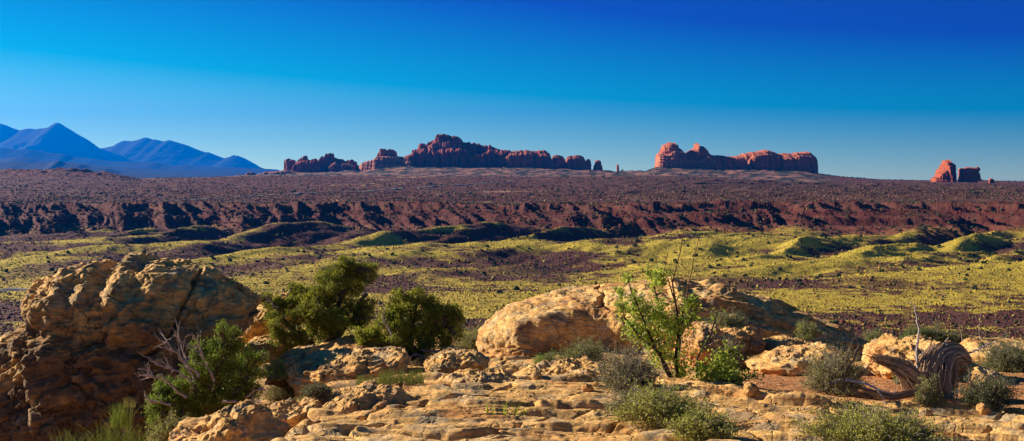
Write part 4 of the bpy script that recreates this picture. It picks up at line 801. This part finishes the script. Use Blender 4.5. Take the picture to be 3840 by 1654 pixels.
juniper('rounder bright green juniper with spreading low branches', (1040, 895),
        [(1010, 750, 22, .1), (1050, 745, 24, .1), (1085, 765, 28, .1), (985, 785, 24, 0), (1030, 785, 34, 0), (1075, 800, 36, 0), (1120, 790, 28, .1), (1145, 785, 22, 0), (1000, 825, 34, -.2), (960, 815, 22, -.2), (1050, 840, 36, -.1), (1100, 845, 34, 0), (1140, 825, 26, .1), (935, 845, 24, -.3), (970, 860, 28, -.3),
         (915, 860, 18, -.35), (1010, 870, 26, -.2), (1075, 875, 26, -.1), (1120, 870, 20, .1), (950, 885, 16, -.4), (905, 835, 10, -.3), (1150, 805, 18, 0), (940, 910, 8, -.45)], 15.6, 1002,
        [[(1040, 900, 0), (1030, 860, 0), (1040, 810, 0), (1050, 760, .1)], [(1040, 895, 0), (1000, 880, -.2), (960, 860, -.3), (915, 850, -.3)], [(1045, 890, 0), (1090, 840, 0), (1130, 800, 0)], [(1035, 885, 0), (1000, 830, -.1), (975, 790, 0)]],
        dead=[((985, 850, -.5), (960, 790, -.5)), ((1040, 890, -.3), (1110, 915, -.4)), ((1050, 890, -.3), (990, 915, -.5)), ((1060, 880, -.3), (1130, 890, -.3))], tipc=(.52, .52, .055), basec=(.06, .09, .016))
juniper('low dark juniper with bare white twigs, in front of the huge boulder', (520, 1050),
        [(560, 830, 12, -.1), (585, 845, 22, 0), (545, 865, 22, 0), (600, 880, 28, 0), (560, 905, 34, 0), (620, 915, 30, .1), (640, 940, 24, .1), (500, 900, 26, 0), (510, 950, 34, -.1), (570, 960, 40, 0), (620, 975, 32, .1), (455, 975, 26, -.2), (410, 975, 28, -.1), (400, 1010, 26, -.2), (440, 1020, 34, -.2),
         (500, 1015, 40, -.1), (560, 1025, 34, 0), (610, 1015, 26, .1), (390, 1050, 18, -.3), (450, 1060, 24, -.3), (500, 1065, 22, -.2), (655, 905, 14, .1), (480, 940, 22, 0)], 12.4, 1003,
        [[(520, 1055, 0), (540, 1000, 0), (550, 930, 0), (570, 870, 0)], [(520, 1050, 0), (460, 1010, -.1), (410, 980, -.1)], [(530, 1040, 0), (590, 990, 0), (630, 930, .1)], [(510, 1050, 0), (500, 990, -.1), (480, 930, 0)]],
        dead=[((500, 950, -.3), (420, 860, -.3)), ((490, 960, -.3), (450, 850, -.2)), ((480, 960, -.3), (400, 920, -.3)), ((470, 1000, -.4), (375, 950, -.4)), ((540, 960, -.2), (490, 850, -.2)), ((620, 1000, -.3), (660, 980, -.4)), ((560, 1010, -.4), (650, 1010, -.5)), ((430, 1020, -.4), (370, 1000, -.4))],
        tipc=(.27, .34, .045), basec=(.05, .10, .018))

# the leafy shrub with bare poles
rg = np.random.default_rng(77); AD = 12.6; ash = plant('leafy_shrub', 'tall leafy shrub with bright green leaves and bare poles rising above it', 'shrub', tuple(W3(1715, 1000, AD)))
def poly(pp, n=16, jit=.004):
    q = np.array([W3(a, b, AD+c_) for a, b, c_ in pp]); t = np.linspace(0, len(q)-1, n); return np.stack([np.interp(t, np.arange(len(q)), q[:, i]) for i in range(3)], -1)+rg.normal(0, jit, (n, 3))
stem_px = [([(1715, 1000, 0), (1706, 960, 0), (1700, 900, 0), (1708, 830, 0), (1700, 760, 0), (1680, 700, 0)], .022), ([(1710, 990, 0), (1680, 940, -.1), (1650, 880, -.1), (1625, 820, -.1), (1600, 760, -.1), (1580, 710, -.1)], .020),
           ([(1712, 985, 0), (1705, 900, .1), (1715, 820, .1), (1722, 780, .1)], .020), ([(1760, 1000, .1), (1752, 950, .1), (1755, 900, .1), (1790, 840, .1), (1800, 800, .1), (1812, 770, .1)], .016),
           ([(1690, 950, 0), (1665, 900, 0), (1655, 840, .1), (1660, 770, .1), (1640, 700, .1), (1630, 690, .1)], .015), ([(1720, 1000, 0), (1770, 985, -.1), (1810, 960, -.2), (1860, 955, -.2), (1895, 950, -.2)], .014), ([(1740, 1000, 0), (1785, 940, 0), (1830, 900, 0), (1842, 880, 0)], .012),
           ([(1650, 880, -.1), (1610, 850, -.15), (1575, 800, -.15), (1560, 770, -.15)], .010), ([(1700, 860, 0), (1740, 800, .05), (1735, 760, .05)], .009)]
sp = [poly(a) for a, r in stem_px]; sr = [np.linspace(r, r*.25, 16) for a, r in stem_px]; scol = [(.05, .036, .03)]*len(sp)
tw_, tr_, tc_ = [], [], []; LP, LDr = [], []
for i_, q in enumerate(sp):
    for _ in range(34 if i_ != 3 else 8):
        k_ = rg.integers(4, 16); dv = rg.normal(0, 1, 3)*np.array([1, .8, .7])+np.array([0, 0, .45]); dv /= np.linalg.norm(dv); L2 = rg.uniform(.05, .17)
        tq = wobble(q[k_], q[k_]+dv*L2, 5, .08, rg); tw_.append(tq); tr_.append(np.linspace(.004, .0015, 5)); tc_.append((.13, .095, .07))
        nL = rg.integers(5, 10); tt = rg.uniform(.25, 1.05, nL); LP.append(tq[0]+(tq[-1]-tq[0])*tt[:, None]+rg.normal(0, .012, (nL, 3)))
for (a, b, r, n_) in [(1660, 700, 24, 60), (1600, 770, 30, 70), (1650, 790, 34, 90), (1690, 830, 34, 80), (1630, 850, 34, 90), (1590, 830, 26, 60), (1660, 900, 30, 60), (1800, 950, 40, 150), (1850, 955, 30, 90), (1780, 985, 34, 120), (1820, 915, 26, 50), (1750, 985, 26, 60), (1715, 930, 26, 40), (1740, 760, 14, 25), (1830, 990, 24, 40), (1560, 735, 12, 20), (1575, 700, 10, 14), (1760, 930, 22, 26)]:
    LP.append(W3(a, b, AD)+rg.normal(0, .5, (int(n_*5.0), 3))*r*AD/3109)
LP = np.concatenate(LP); nC = rg.uniform(0, 1, (len(LP), 1)); LC = np.array([[.15, .27, .03]])*(1-nC)+np.array([[.60, .64, .09]])*nC
part('stems', tubes(sp, sr, scol, 7), M_twig, ash); part('twigs', tubes(tw_, tr_, tc_, 4), M_twig, ash)
part('leaves', cards(LP, rg.uniform(.020, .036, len(LP)), rg.uniform(.008, .014, len(LP)), LC, rg, pts=6), M_leaf, ash)
dp_, dr_ = [], []
for pp, r in ([(1700, 760, 0), (1690, 715, 0), (1708, 650, .05), (1722, 570, .05)], .011), ([(1712, 810, .1), (1730, 730, .1), (1745, 650, .1), (1758, 600, .1)], .009), ([(1668, 700, .1), (1675, 660, .1), (1678, 640, .1)], .007), ([(1790, 850, .1), (1815, 800, .1), (1838, 770, .1)], .007), ([(1800, 810, .1), (1790, 780, .1), (1775, 760, .1)], .005):
    q = poly(pp, 12, .003); dp_.append(q); dr_.append(np.linspace(r, r*.3, 12))
    for _ in range(6): k_ = rg.integers(2, 12); dp_.append(wobble(q[k_], q[k_]+rg.normal(0, .02, 3)+np.array([0, 0, .015]), 3, .05, rg)); dr_.append(np.linspace(.004, .002, 3))
part('bare_poles', tubes(dp_, dr_, [(.20, .10, .07)]*len(dp_), 5), M_twig, ash)

def shrub(label, xd, yd, wd, hd, seed, lc=(.21, .22, .06), grey=(.26, .21, .19), dens=1.0, name='shrub', dist=None, group=None, stick=0.5, leaf=.0125, part_names=('twigs', 'leaves')):
    """twiggy hemispherical shrub standing on the ledge at display pixel xd, yd; wd, hd its width and height in px"""
    rg = np.random.default_rng(seed); b = np.array(hitl(xd, yd)) if dist is None else W3(xd, yd, dist); sc_ = b[1]/3109; rx = wd*sc_/2; h = hd*sc_
    o = plant(name, label, 'shrub', tuple(b), group)
    n = int(210*dens*(rx/.25)); a = rg.uniform(0, 6.283, n); el = np.arccos(rg.uniform(0.02, 1, n)); ln = rg.uniform(.65, 1.08, n)*(1+.45*perlin(np.cos(a)*1.7, np.sin(a)*1.7, el*1.5, seed))
    tip = b+np.stack([np.sin(el)*np.cos(a)*rx, np.sin(el)*np.sin(a)*rx, np.cos(el)*h*.95+.03*h], -1)*ln[:, None]
    ps, rs, cs = [], [], []; LP = []
    for t_ in tip:
        s0 = b+rg.normal(0, .04, 3)*np.array([1, 1, 0]); q = wobble(s0, t_, 7, .09, rg, .04); ps.append(q); rs.append(np.linspace(.0045, .0016, 7)); g_ = rg.uniform(.6, 1.2); cs.append(np.array(grey)*g_)
        for _ in range(3):
            k_ = rg.integers(3, 7); e_ = q[k_]+(t_-b)*.16+rg.normal(0, .14, 3)*h; e_[2] = max(e_[2], b[2]+.01); u_ = wobble(q[k_], e_, 4, .08, rg); ps.append(u_); rs.append(np.linspace(.0022, .001, 4)); cs.append(np.array(grey)*rg.uniform(.7, 1.4))
            m_ = rg.integers(8, 15); LP.append(u_[rg.integers(0, 4, m_)]+rg.normal(0, .012, (m_, 3)))
    LP = np.concatenate(LP); v_ = rg.uniform(0, 1, (len(LP), 1)); C = np.array([lc])*(.7+1.1*v_)
    part(part_names[0], tubes(ps, rs, cs, 3), M_twig, o); part(part_names[1], cards(LP, rg.uniform(leaf*.9, leaf*1.9, len(LP)), leaf*.35, C, rg), M_sage, o)
    return o
yg = (.30, .30, .055); gy = (.20, .19, .085); dk = (.10, .12, .035)
for i, a in enumerate([
    ('olive shrub in front of the hollow face of the whaleback outcrop', 1470, 925, 130, 72, dict(lc=(.22, .25, .06))),
    ('small green shrub at the foot of the hollow, left of the olive shrub', 1375, 928, 70, 34, dict(lc=(.22, .28, .05))),
    ('round grey twiggy shrub left of the leafy shrub', 1585, 985, 160, 105, dict(lc=gy, dens=1.3)),
    ('low spreading green shrub on the big flat slab under the leafy shrub', 1660, 1058, 250, 75, dict(lc=yg, dens=1.2)),
    ('grey shrub on the left of the low spreading green one', 1590, 1035, 120, 50, dict(lc=gy)),
    ('yellow green shrub cut by the bottom edge, below the leafy shrub', 1770, 1108, 150, 68, dict(lc=yg, dens=1.5)),
    ('sage bush with dead sticks between the leafy shrub and the stump', 2095, 985, 150, 100, dict(lc=(.24, .24, .08), dens=1.2)),
    ('wide yellow green shrub at the bottom right edge', 2190, 1112, 340, 72, dict(lc=yg, dens=1.7)),
    ('round dark green shrub right of the twisted stump', 2480, 1020, 125, 75, dict(lc=dk, dens=1.4)),
    ('small shrub growing against the right foot of the stump', 2335, 1025, 60, 62, dict(lc=(.22, .22, .06))),
    ('tiny shrub in front of the left limb of the stump', 2270, 965, 36, 30, dict(lc=(.24, .24, .06))),
    ('dark shrub at the far right edge above the slab rock', 2540, 935, 150, 78, dict(lc=(.13, .16, .04), dens=1.2)),
    ('olive shrub between two ledges, left of the yellow tan rock', 2105, 880, 130, 42, dict(lc=(.20, .21, .06))),
    ('small green shrub on the slope of the whaleback outcrop', 2030, 850, 60, 36, dict(lc=(.24, .26, .06), dist=18.3)),
    ('low olive shrub left of the rock behind the stump', 2205, 870, 70, 34, dict(lc=(.22, .24, .06))),
    ('grey green shrub in a crack high on the whaleback outcrop', 1825, 825, 110, 38, dict(lc=(.20, .22, .07), dist=17.9)),
    ('fine grey shrub right of the orange boulder', 1835, 925, 90, 60, dict(lc=gy)),
    ('dark green bush on the rim behind the stump snag, left one', 2300, 858, 70, 32, dict(lc=(.13, .19, .035), dist=20)),
    ('dark green bush on the rim right of the snag', 2345, 862, 80, 42, dict(lc=(.07, .11, .02), dist=20)),
    ('black green low bush on the rim between the snag and the thin stalks', 2405, 868, 90, 32, dict(lc=(.06, .09, .02), dist=20)),
    ('grey shrub between the rounder juniper and the pitted rock', 1185, 888, 90, 50, dict(lc=(.20, .23, .05))),
    ('pale dry shrub at the left foot of the layered ledge', 715, 1010, 110, 65, dict(lc=(.30, .27, .12), grey=(.40, .33, .24))),
    ('green leafy shrub behind the pale dry shrub, right of the shaded juniper', 690, 950, 60, 50, dict(lc=(.25, .33, .05), dist=13.6)),
    ('small grey bush on the dirt below the layered ledge', 800, 1000, 80, 32, dict(lc=(.14, .14, .06))),
    ('grey dead bush under the rounder juniper', 1060, 915, 110, 42, dict(lc=(.14, .13, .07), grey=(.36, .30, .28))),
    ('grey green bush on the plain rim right of the rounder juniper', 1215, 850, 60, 24, dict(lc=(.15, .17, .05))),
    ('small brushy bush at the lower left in front of the huge boulder', 420, 1115, 100, 60, dict(lc=(.24, .25, .07), dist=10.8)),
    ('yellow tinted small bush on the top right edge of the rim', 2445, 905, 60, 36, dict(lc=(.26, .25, .07)))]):
    shrub(a[0], a[1], a[2], a[3], a[4], 1100+i, **a[5])

def grass(label, xd, yd, wd, hd, seed, col_=(.34, .34, .07), n=120, dist=None, spread=.25, wid=.0028):
    rg = np.random.default_rng(seed); b = np.array(hitl(xd, yd)) if dist is None else W3(xd, yd, dist); sc_ = b[1]/3109; h = hd*sc_; rx = wd*sc_/2
    o = plant('grass_tuft', label, 'grass', tuple(b)); V, Q, C = [], [], []; k = 5
    t = np.linspace(0, 1, k)[None, :, None]; p0 = b+np.stack([rg.uniform(-rx, rx, n), rg.normal(0, rx*.3, n), 0*np.ones(n)-.02], -1); ln = h*rg.uniform(.5, 1.1, n)
    lean = rg.normal(0, spread, (n, 3)); lean[:, 2] = 0
    mid = p0[:, None, :]+t*np.array([0, 0, 1])*ln[:, None, None]+t**2*lean[:, None, :]*ln[:, None, None]
    sd = np.stack([np.cos(rg.uniform(-1, 1, n)), rg.uniform(-.5, .5, n), 0*ln], -1)[:, None, :]; wd_ = wid*(1-t*.85)
    V = np.concatenate([mid-sd*wd_, mid+sd*wd_], 1).reshape(-1, 3); q = np.array([(i, i+1, k+i+1, k+i) for i in range(k-1)]); Q = (q[None]+(np.arange(n)*2*k)[:, None, None]).reshape(-1, 4)
    C = np.repeat(np.array([col_])*rg.uniform(.6, 1.3, (n, 1)), 2*k, 0)
    V = V-b; link('blades', mesh_np('blades', V, Q, C, smooth=False), M_sage, o); return o
for i, a in enumerate([
    ('broom like green grass on the slope right of the rounder juniper', 1195, 872, 60, 44, dict(n=320, col_=(.32, .36, .06))),
    ('olive reed like grass behind the big flat slab, below the rounder juniper', 1010, 965, 110, 42, dict(n=520, col_=(.24, .27, .06))),
    ('lower olive grass left of the reed like grass', 930, 968, 70, 26, dict(n=260, col_=(.26, .28, .07))),
    ('dry pale straw grass at the left edge of the big flat slab', 868, 985, 60, 34, dict(n=170, col_=(.55, .44, .26))),
    ('dry straw grass between the shaded juniper and the layered ledge', 712, 960, 70, 38, dict(n=220, col_=(.55, .42, .26))),
    ('short straw stalks standing on the dirt left of the big flat slab', 765, 1010, 60, 18, dict(n=26, col_=(.50, .44, .16))),
    ('spiky green joint fir at the very bottom left', 300, 1125, 110, 75, dict(n=150, col_=(.14, .18, .035), dist=10.4, spread=.35, wid=.004)),
    ('spiky green joint fir at the bottom, left of the other one', 195, 1125, 130, 55, dict(n=120, col_=(.15, .18, .04), dist=10.4, spread=.35, wid=.004)),
    ('tall spiky joint fir against the shaded boulder', 305, 1070, 50, 60, dict(n=150, col_=(.22, .30, .05), dist=11.6, spread=.2, wid=.004)),
    ('few bright green blades growing from a crack, left group on the big slab', 1232, 1040, 22, 32, dict(n=12, col_=(.42, .50, .06), spread=.12, wid=.004)),
    ('few bright green blades growing from a crack, middle group on the big slab', 1285, 1042, 40, 40, dict(n=18, col_=(.42, .50, .06), spread=.25, wid=.004)),
    ('green blades in a crack, right group on the big slab', 1312, 1040, 26, 24, dict(n=9, col_=(.42, .50, .06), spread=.2, wid=.004)),
    ('tuft of dry grass growing on top of the huge boulder', 365, 678, 34, 14, dict(n=60, col_=(.40, .36, .12), dist=15.1)),
    ('lone tall pale stalk before the low spreading shrub', 1770, 1060, 10, 110, dict(n=3, col_=(.40, .40, .14), dist=10.2, spread=.15, wid=.003)),
    ('grassy yellow tuft on the left face of the huge boulder', 325, 1020, 30, 26, dict(n=60, col_=(.34, .30, .08), dist=12.8))]):
    grass(a[0], a[1], a[2], a[3], a[4], 1300+i, **a[5])

# ------------------------------------------------------------------ the twisted dead stump, the fallen branch and dry stalks
m_wood, tw, bw = nmat('weathered_wood'); N_ = tw.nodes.new; L_ = tw.links.new
at_ = N_('ShaderNodeAttribute'); at_.attribute_name = 'cover'; L_(at_.outputs['Color'], bw.inputs['Base Color']); bw.inputs['Roughness'].default_value = .85
def fluted(paths, seed, k=72, col_a=(.42, .29, .18), col_b=(.14, .10, .07)):
    """paths: list of (points [(x, y, depth)], half widths px, flattening): ribbed, twisted limbs of weathered wood"""
    Vs, Qs, Cs = [], [], []; o = 0
    for j, (pp, hw, fl_, tws) in enumerate(paths):
        n = 90; q = np.array([W3(a, b, SD+c_) for a, b, c_ in pp]); t = np.linspace(0, 1, n); tk = np.linspace(0, 1, len(q))
        def sm(v): 
            w_ = np.interp(t, tk, v); ke = np.hanning(17)[1:-1]; ke /= ke.sum(); return np.convolve(np.pad(w_, 7, mode='edge'), ke, 'valid')
        C_ = np.stack([sm(q[:, i]) for i in range(3)], -1); r = sm(np.interp(tk, np.linspace(0, 1, len(hw)), hw))*SD/3109
        T = np.gradient(C_, axis=0); T /= np.linalg.norm(T, axis=1, keepdims=True); Y_ = np.array([0, 1.0, 0]); U = np.cross(T, Y_); U /= np.linalg.norm(U, axis=1, keepdims=True); W_ = np.cross(U, T)
        a = np.linspace(0, 2*np.pi, k, endpoint=False)[None, :]; at = a+tws*t[:, None]
        gr = fbm(np.cos(a+tws*.4*t[:, None])*3.2+j*7, np.sin(a+tws*.4*t[:, None])*3.2, t[:, None]*1.1, 4, seed=seed+j, gain=.62)
        gv = ridged(np.cos(a+tws*.4*t[:, None])*2.4+j*3, np.sin(a+tws*.4*t[:, None])*2.4, t[:, None]*.8, 3, seed=seed+j+4)
        rr_ = r[:, None]*(1+.38*gr-.22*(1-gv)); 
        endf = np.where(t > .97, 1-(t-.97)/.03*.6, 1.0)[:, None]; rr_ = rr_*endf
        V = C_[:, None]+U[:, None]*(rr_*np.cos(at))[..., None]+W_[:, None]*(rr_*fl_*np.sin(at))[..., None]
        mv = np.clip(.5+1.9*gr, 0, 1)[..., None]; c = np.array(col_b)*(1-mv)+np.array(col_a)*mv
        Vs.append(V.reshape(-1, 3)); Qs.append(grid_quads(n, k, off=o, wrap=True)); Cs.append(c.reshape(-1, 3)); o += n*k
    return np.concatenate(Vs), np.concatenate(Qs), np.concatenate(Cs)
SD = 12.3
def strands(paths, seed, ns=46):
    rg = np.random.default_rng(seed); dp, dr, dc = [], [], []
    for (pp, hw, fl_, tws) in paths:
        n = 40; q = np.array([W3(a, b, SD+c_) for a, b, c_ in pp]); t = np.linspace(0, 1, n); tk = np.linspace(0, 1, len(q))
        C_ = np.stack([np.interp(t, tk, q[:, i]) for i in range(3)], -1); ke = np.hanning(9)[1:-1]; ke /= ke.sum()
        C_ = np.stack([np.convolve(np.pad(C_[:, i], 3, mode='edge'), ke, 'valid') for i in range(3)], -1); r = np.interp(t, np.linspace(0, 1, len(hw)), hw)*SD/3109
        T = np.gradient(C_, axis=0); T /= np.linalg.norm(T, axis=1, keepdims=True); U = np.cross(T, [0, 1.0, 0]); U /= np.linalg.norm(U, axis=1, keepdims=True); W_ = np.cross(U, T)
        for _ in range(ns):
            a0 = rg.uniform(0, 6.28); a = a0+tws*t+.25*np.cumsum(rg.normal(0, 1, n))/6; t0, t1 = int(rg.uniform(0, .35)*n), int(rg.uniform(.62, 1.0)*n)
            rr_ = r*(rg.uniform(.88, 1.22)+.05*np.cumsum(rg.normal(0, 1, n))/4)+.004; P_ = C_+U*(rr_*np.cos(a))[:, None]+W_*(rr_*fl_*np.sin(a))[:, None]; P_ = P_[t0:t1]
            fl2 = np.clip((np.arange(len(P_))-len(P_)*.75)/(len(P_)*.25), 0, 1)[:, None]; P_ = P_+fl2**2*(rg.normal(0, .034, 3)+T[t1-1]*.03)
            dp.append(P_); dr.append(rg.uniform(.0035, .0085)*np.interp(np.linspace(0, 1, len(P_)), [0, .15, .8, 1], [.4, 1, .9, .15])); dc.append(np.array([.56, .39, .25])*rg.uniform(.4, 1.15))
    return tubes(dp, dr, dc, 5)
TRK = [([(2345, 1050, 0), (2350, 1000, 0), (2358, 950, 0), (2368, 912, .02), (2388, 893, .05), (2410, 893, .08), (2430, 904, .1), (2440, 918, .1)], [52, 48, 44, 38, 28, 22, 13, 4], .8, 1.2),
       ([(2330, 1045, -.05), (2330, 990, -.05), (2340, 930, 0), (2350, 890, .02), (2362, 870, .03)], [26, 24, 22, 14, 5], .8, .8)]
LMB = [([(2325, 1000, -.1), (2302, 965, -.1), (2282, 935, -.12), (2250, 915, -.15), (2205, 902, -.2), (2190, 897, -.2)], [24, 24, 17, 11, 6, 2], .8, 1.0),
     ([(2300, 985, -.12), (2278, 945, -.14), (2250, 922, -.18), (2225, 905, -.2)], [12, 11, 8, 2], .8, 1.0),
     ([(2310, 985, -.05), (2300, 950, -.05), (2285, 925, -.05), (2262, 900, -.05)], [14, 12, 8, 2], .8, 1.0),
     ([(2320, 985, 0), (2318, 950, 0), (2325, 915, 0), (2338, 880, .02)], [14, 12, 9, 3], .8, .6)]
st = plant('dead_stump', 'twisted grey brown dead juniper stump with an arching trunk and bare snag', 'tree stump', tuple(W3(2350, 1030, SD)))
part('trunk', fluted(TRK, 1401), m_wood, st); part('limb', fluted([(a, [v*.6 for v in b], c, d) for a, b, c, d in LMB], 1420), m_wood, st)
part('bark_strips', strands(TRK, 1501, 110), m_wood, st); part('splinters', strands([(a, [v*1.1+1.5 for v in b], c, d) for a, b, c, d in LMB], 1502, 40), m_wood, st)
def sticks(nm, root, lst, D_, rg, seedc=(.42, .36, .33), tw=6):
    for pts_, r in lst:
        dp, dr, dc = [], [], []
        q = np.array([W3(a, b, D_+c_) for a, b, c_ in pts_]); t = np.linspace(0, len(q)-1, 14); q = np.stack([np.interp(t, np.arange(len(q)), q[:, i]) for i in range(3)], -1)+rg.normal(0, .004, (14, 3))
        dp.append(q); dr.append(np.linspace(r, r*.35, 14)); dc.append(seedc)
        for _ in range(tw):
            k_ = rg.integers(3, 14); L2 = np.linalg.norm(q[-1]-q[0])*rg.uniform(.08, .22); dp.append(wobble(q[k_], q[k_]+(rg.normal(0, 1, 3)+np.array([0, 0, .5]))*L2*.6, 5, .12, rg)); dr.append(np.linspace(r*.28, .001, 5)); dc.append(np.array(seedc)*rg.uniform(.8, 1.1))
        part(nm, tubes(dp, dr, dc, 6), M_twig, root)
rg = np.random.default_rng(88)
sticks('snag', st, [([(2306, 985, 0), (2310, 930, 0), (2306, 880, 0), (2312, 830, 0), (2304, 790, 0), (2302, 768, 0)], .018), ([(2335, 930, .05), (2355, 890, .05), (2378, 862, .05), (2385, 850, .05)], .014), ([(2430, 890, .1), (2460, 880, .1), (2490, 862, .1)], .012),
                    ([(2315, 960, -.05), (2290, 940, -.1), (2265, 935, -.1)], .007), ([(2312, 900, 0), (2330, 880, 0), (2345, 862, 0)], .006)], SD, rg)
part('root', fluted([([(2330, 1010, -.25), (2310, 985, -.25), (2290, 990, -.28), (2240, 1000, -.3), (2190, 985, -.3), (2160, 975, -.3)], [12, 12, 10, 9, 6, 2], .9, .5)], 1440), m_wood, st)
fb = plant('fallen_branch', 'fallen silver grey branch lying on the red dirt left of the stump', 'branch', tuple(W3(2200, 985, 12.0)))
sticks('branch', fb, [([(2125, 955, 0), (2160, 960, 0), (2190, 970, -.05), (2215, 985, -.1), (2250, 990, -.1)], .016), ([(2205, 978, -.05), (2222, 1000, -.1), (2225, 1030, -.15)], .010), ([(2120, 955, 0), (2100, 960, 0), (2085, 965, 0)], .006)], 12.0, rg, (.45, .42, .42), 4)
ds = plant('dead_sticks', 'cluster of charred upright dead sticks in the sage bush left of the stump', 'branch', tuple(W3(2110, 985, 12.7)))
sticks('stems', ds, [([(2110, 985, 0), (2120, 940, 0), (2150, 900, 0), (2160, 865, 0), (2152, 845, 0)], .014), ([(2100, 985, 0), (2112, 930, 0), (2140, 900, 0)], .012), ([(2095, 985, 0), (2085, 940, 0), (2080, 915, 0)], .010), ([(2130, 980, 0), (2160, 950, 0), (2185, 920, 0), (2205, 905, 0)], .009), ([(2080, 985, 0), (2060, 950, 0)], .008)], 12.7, rg, (.10, .075, .065), 5)
for lb, pts_, D_ in (('thin bare stalk on the rim at the right, with a forked top', [(2470, 880, 0), (2462, 830, 0), (2465, 800, 0), (2474, 770, 0)], 19), ('bent bare stalk left of the forked one on the rim', [(2420, 880, 0), (2418, 840, 0), (2412, 815, 0), (2400, 800, 0)], 19),
                     ('leafy thin stalk at the far right rim', [(2535, 880, 0), (2532, 850, 0), (2530, 830, 0)], 19), ('dead twig leaning on the flat topped rock', [(1850, 975, 0), (1880, 950, 0), (1905, 938, 0)], 14.5)):
    k = plant('dead_stalk', lb, 'stalk', tuple(W3(pts_[0][0], pts_[0][1], D_))); sticks('stem', k, [(pts_, .008)], D_, rg, (.30, .24, .20), 5)
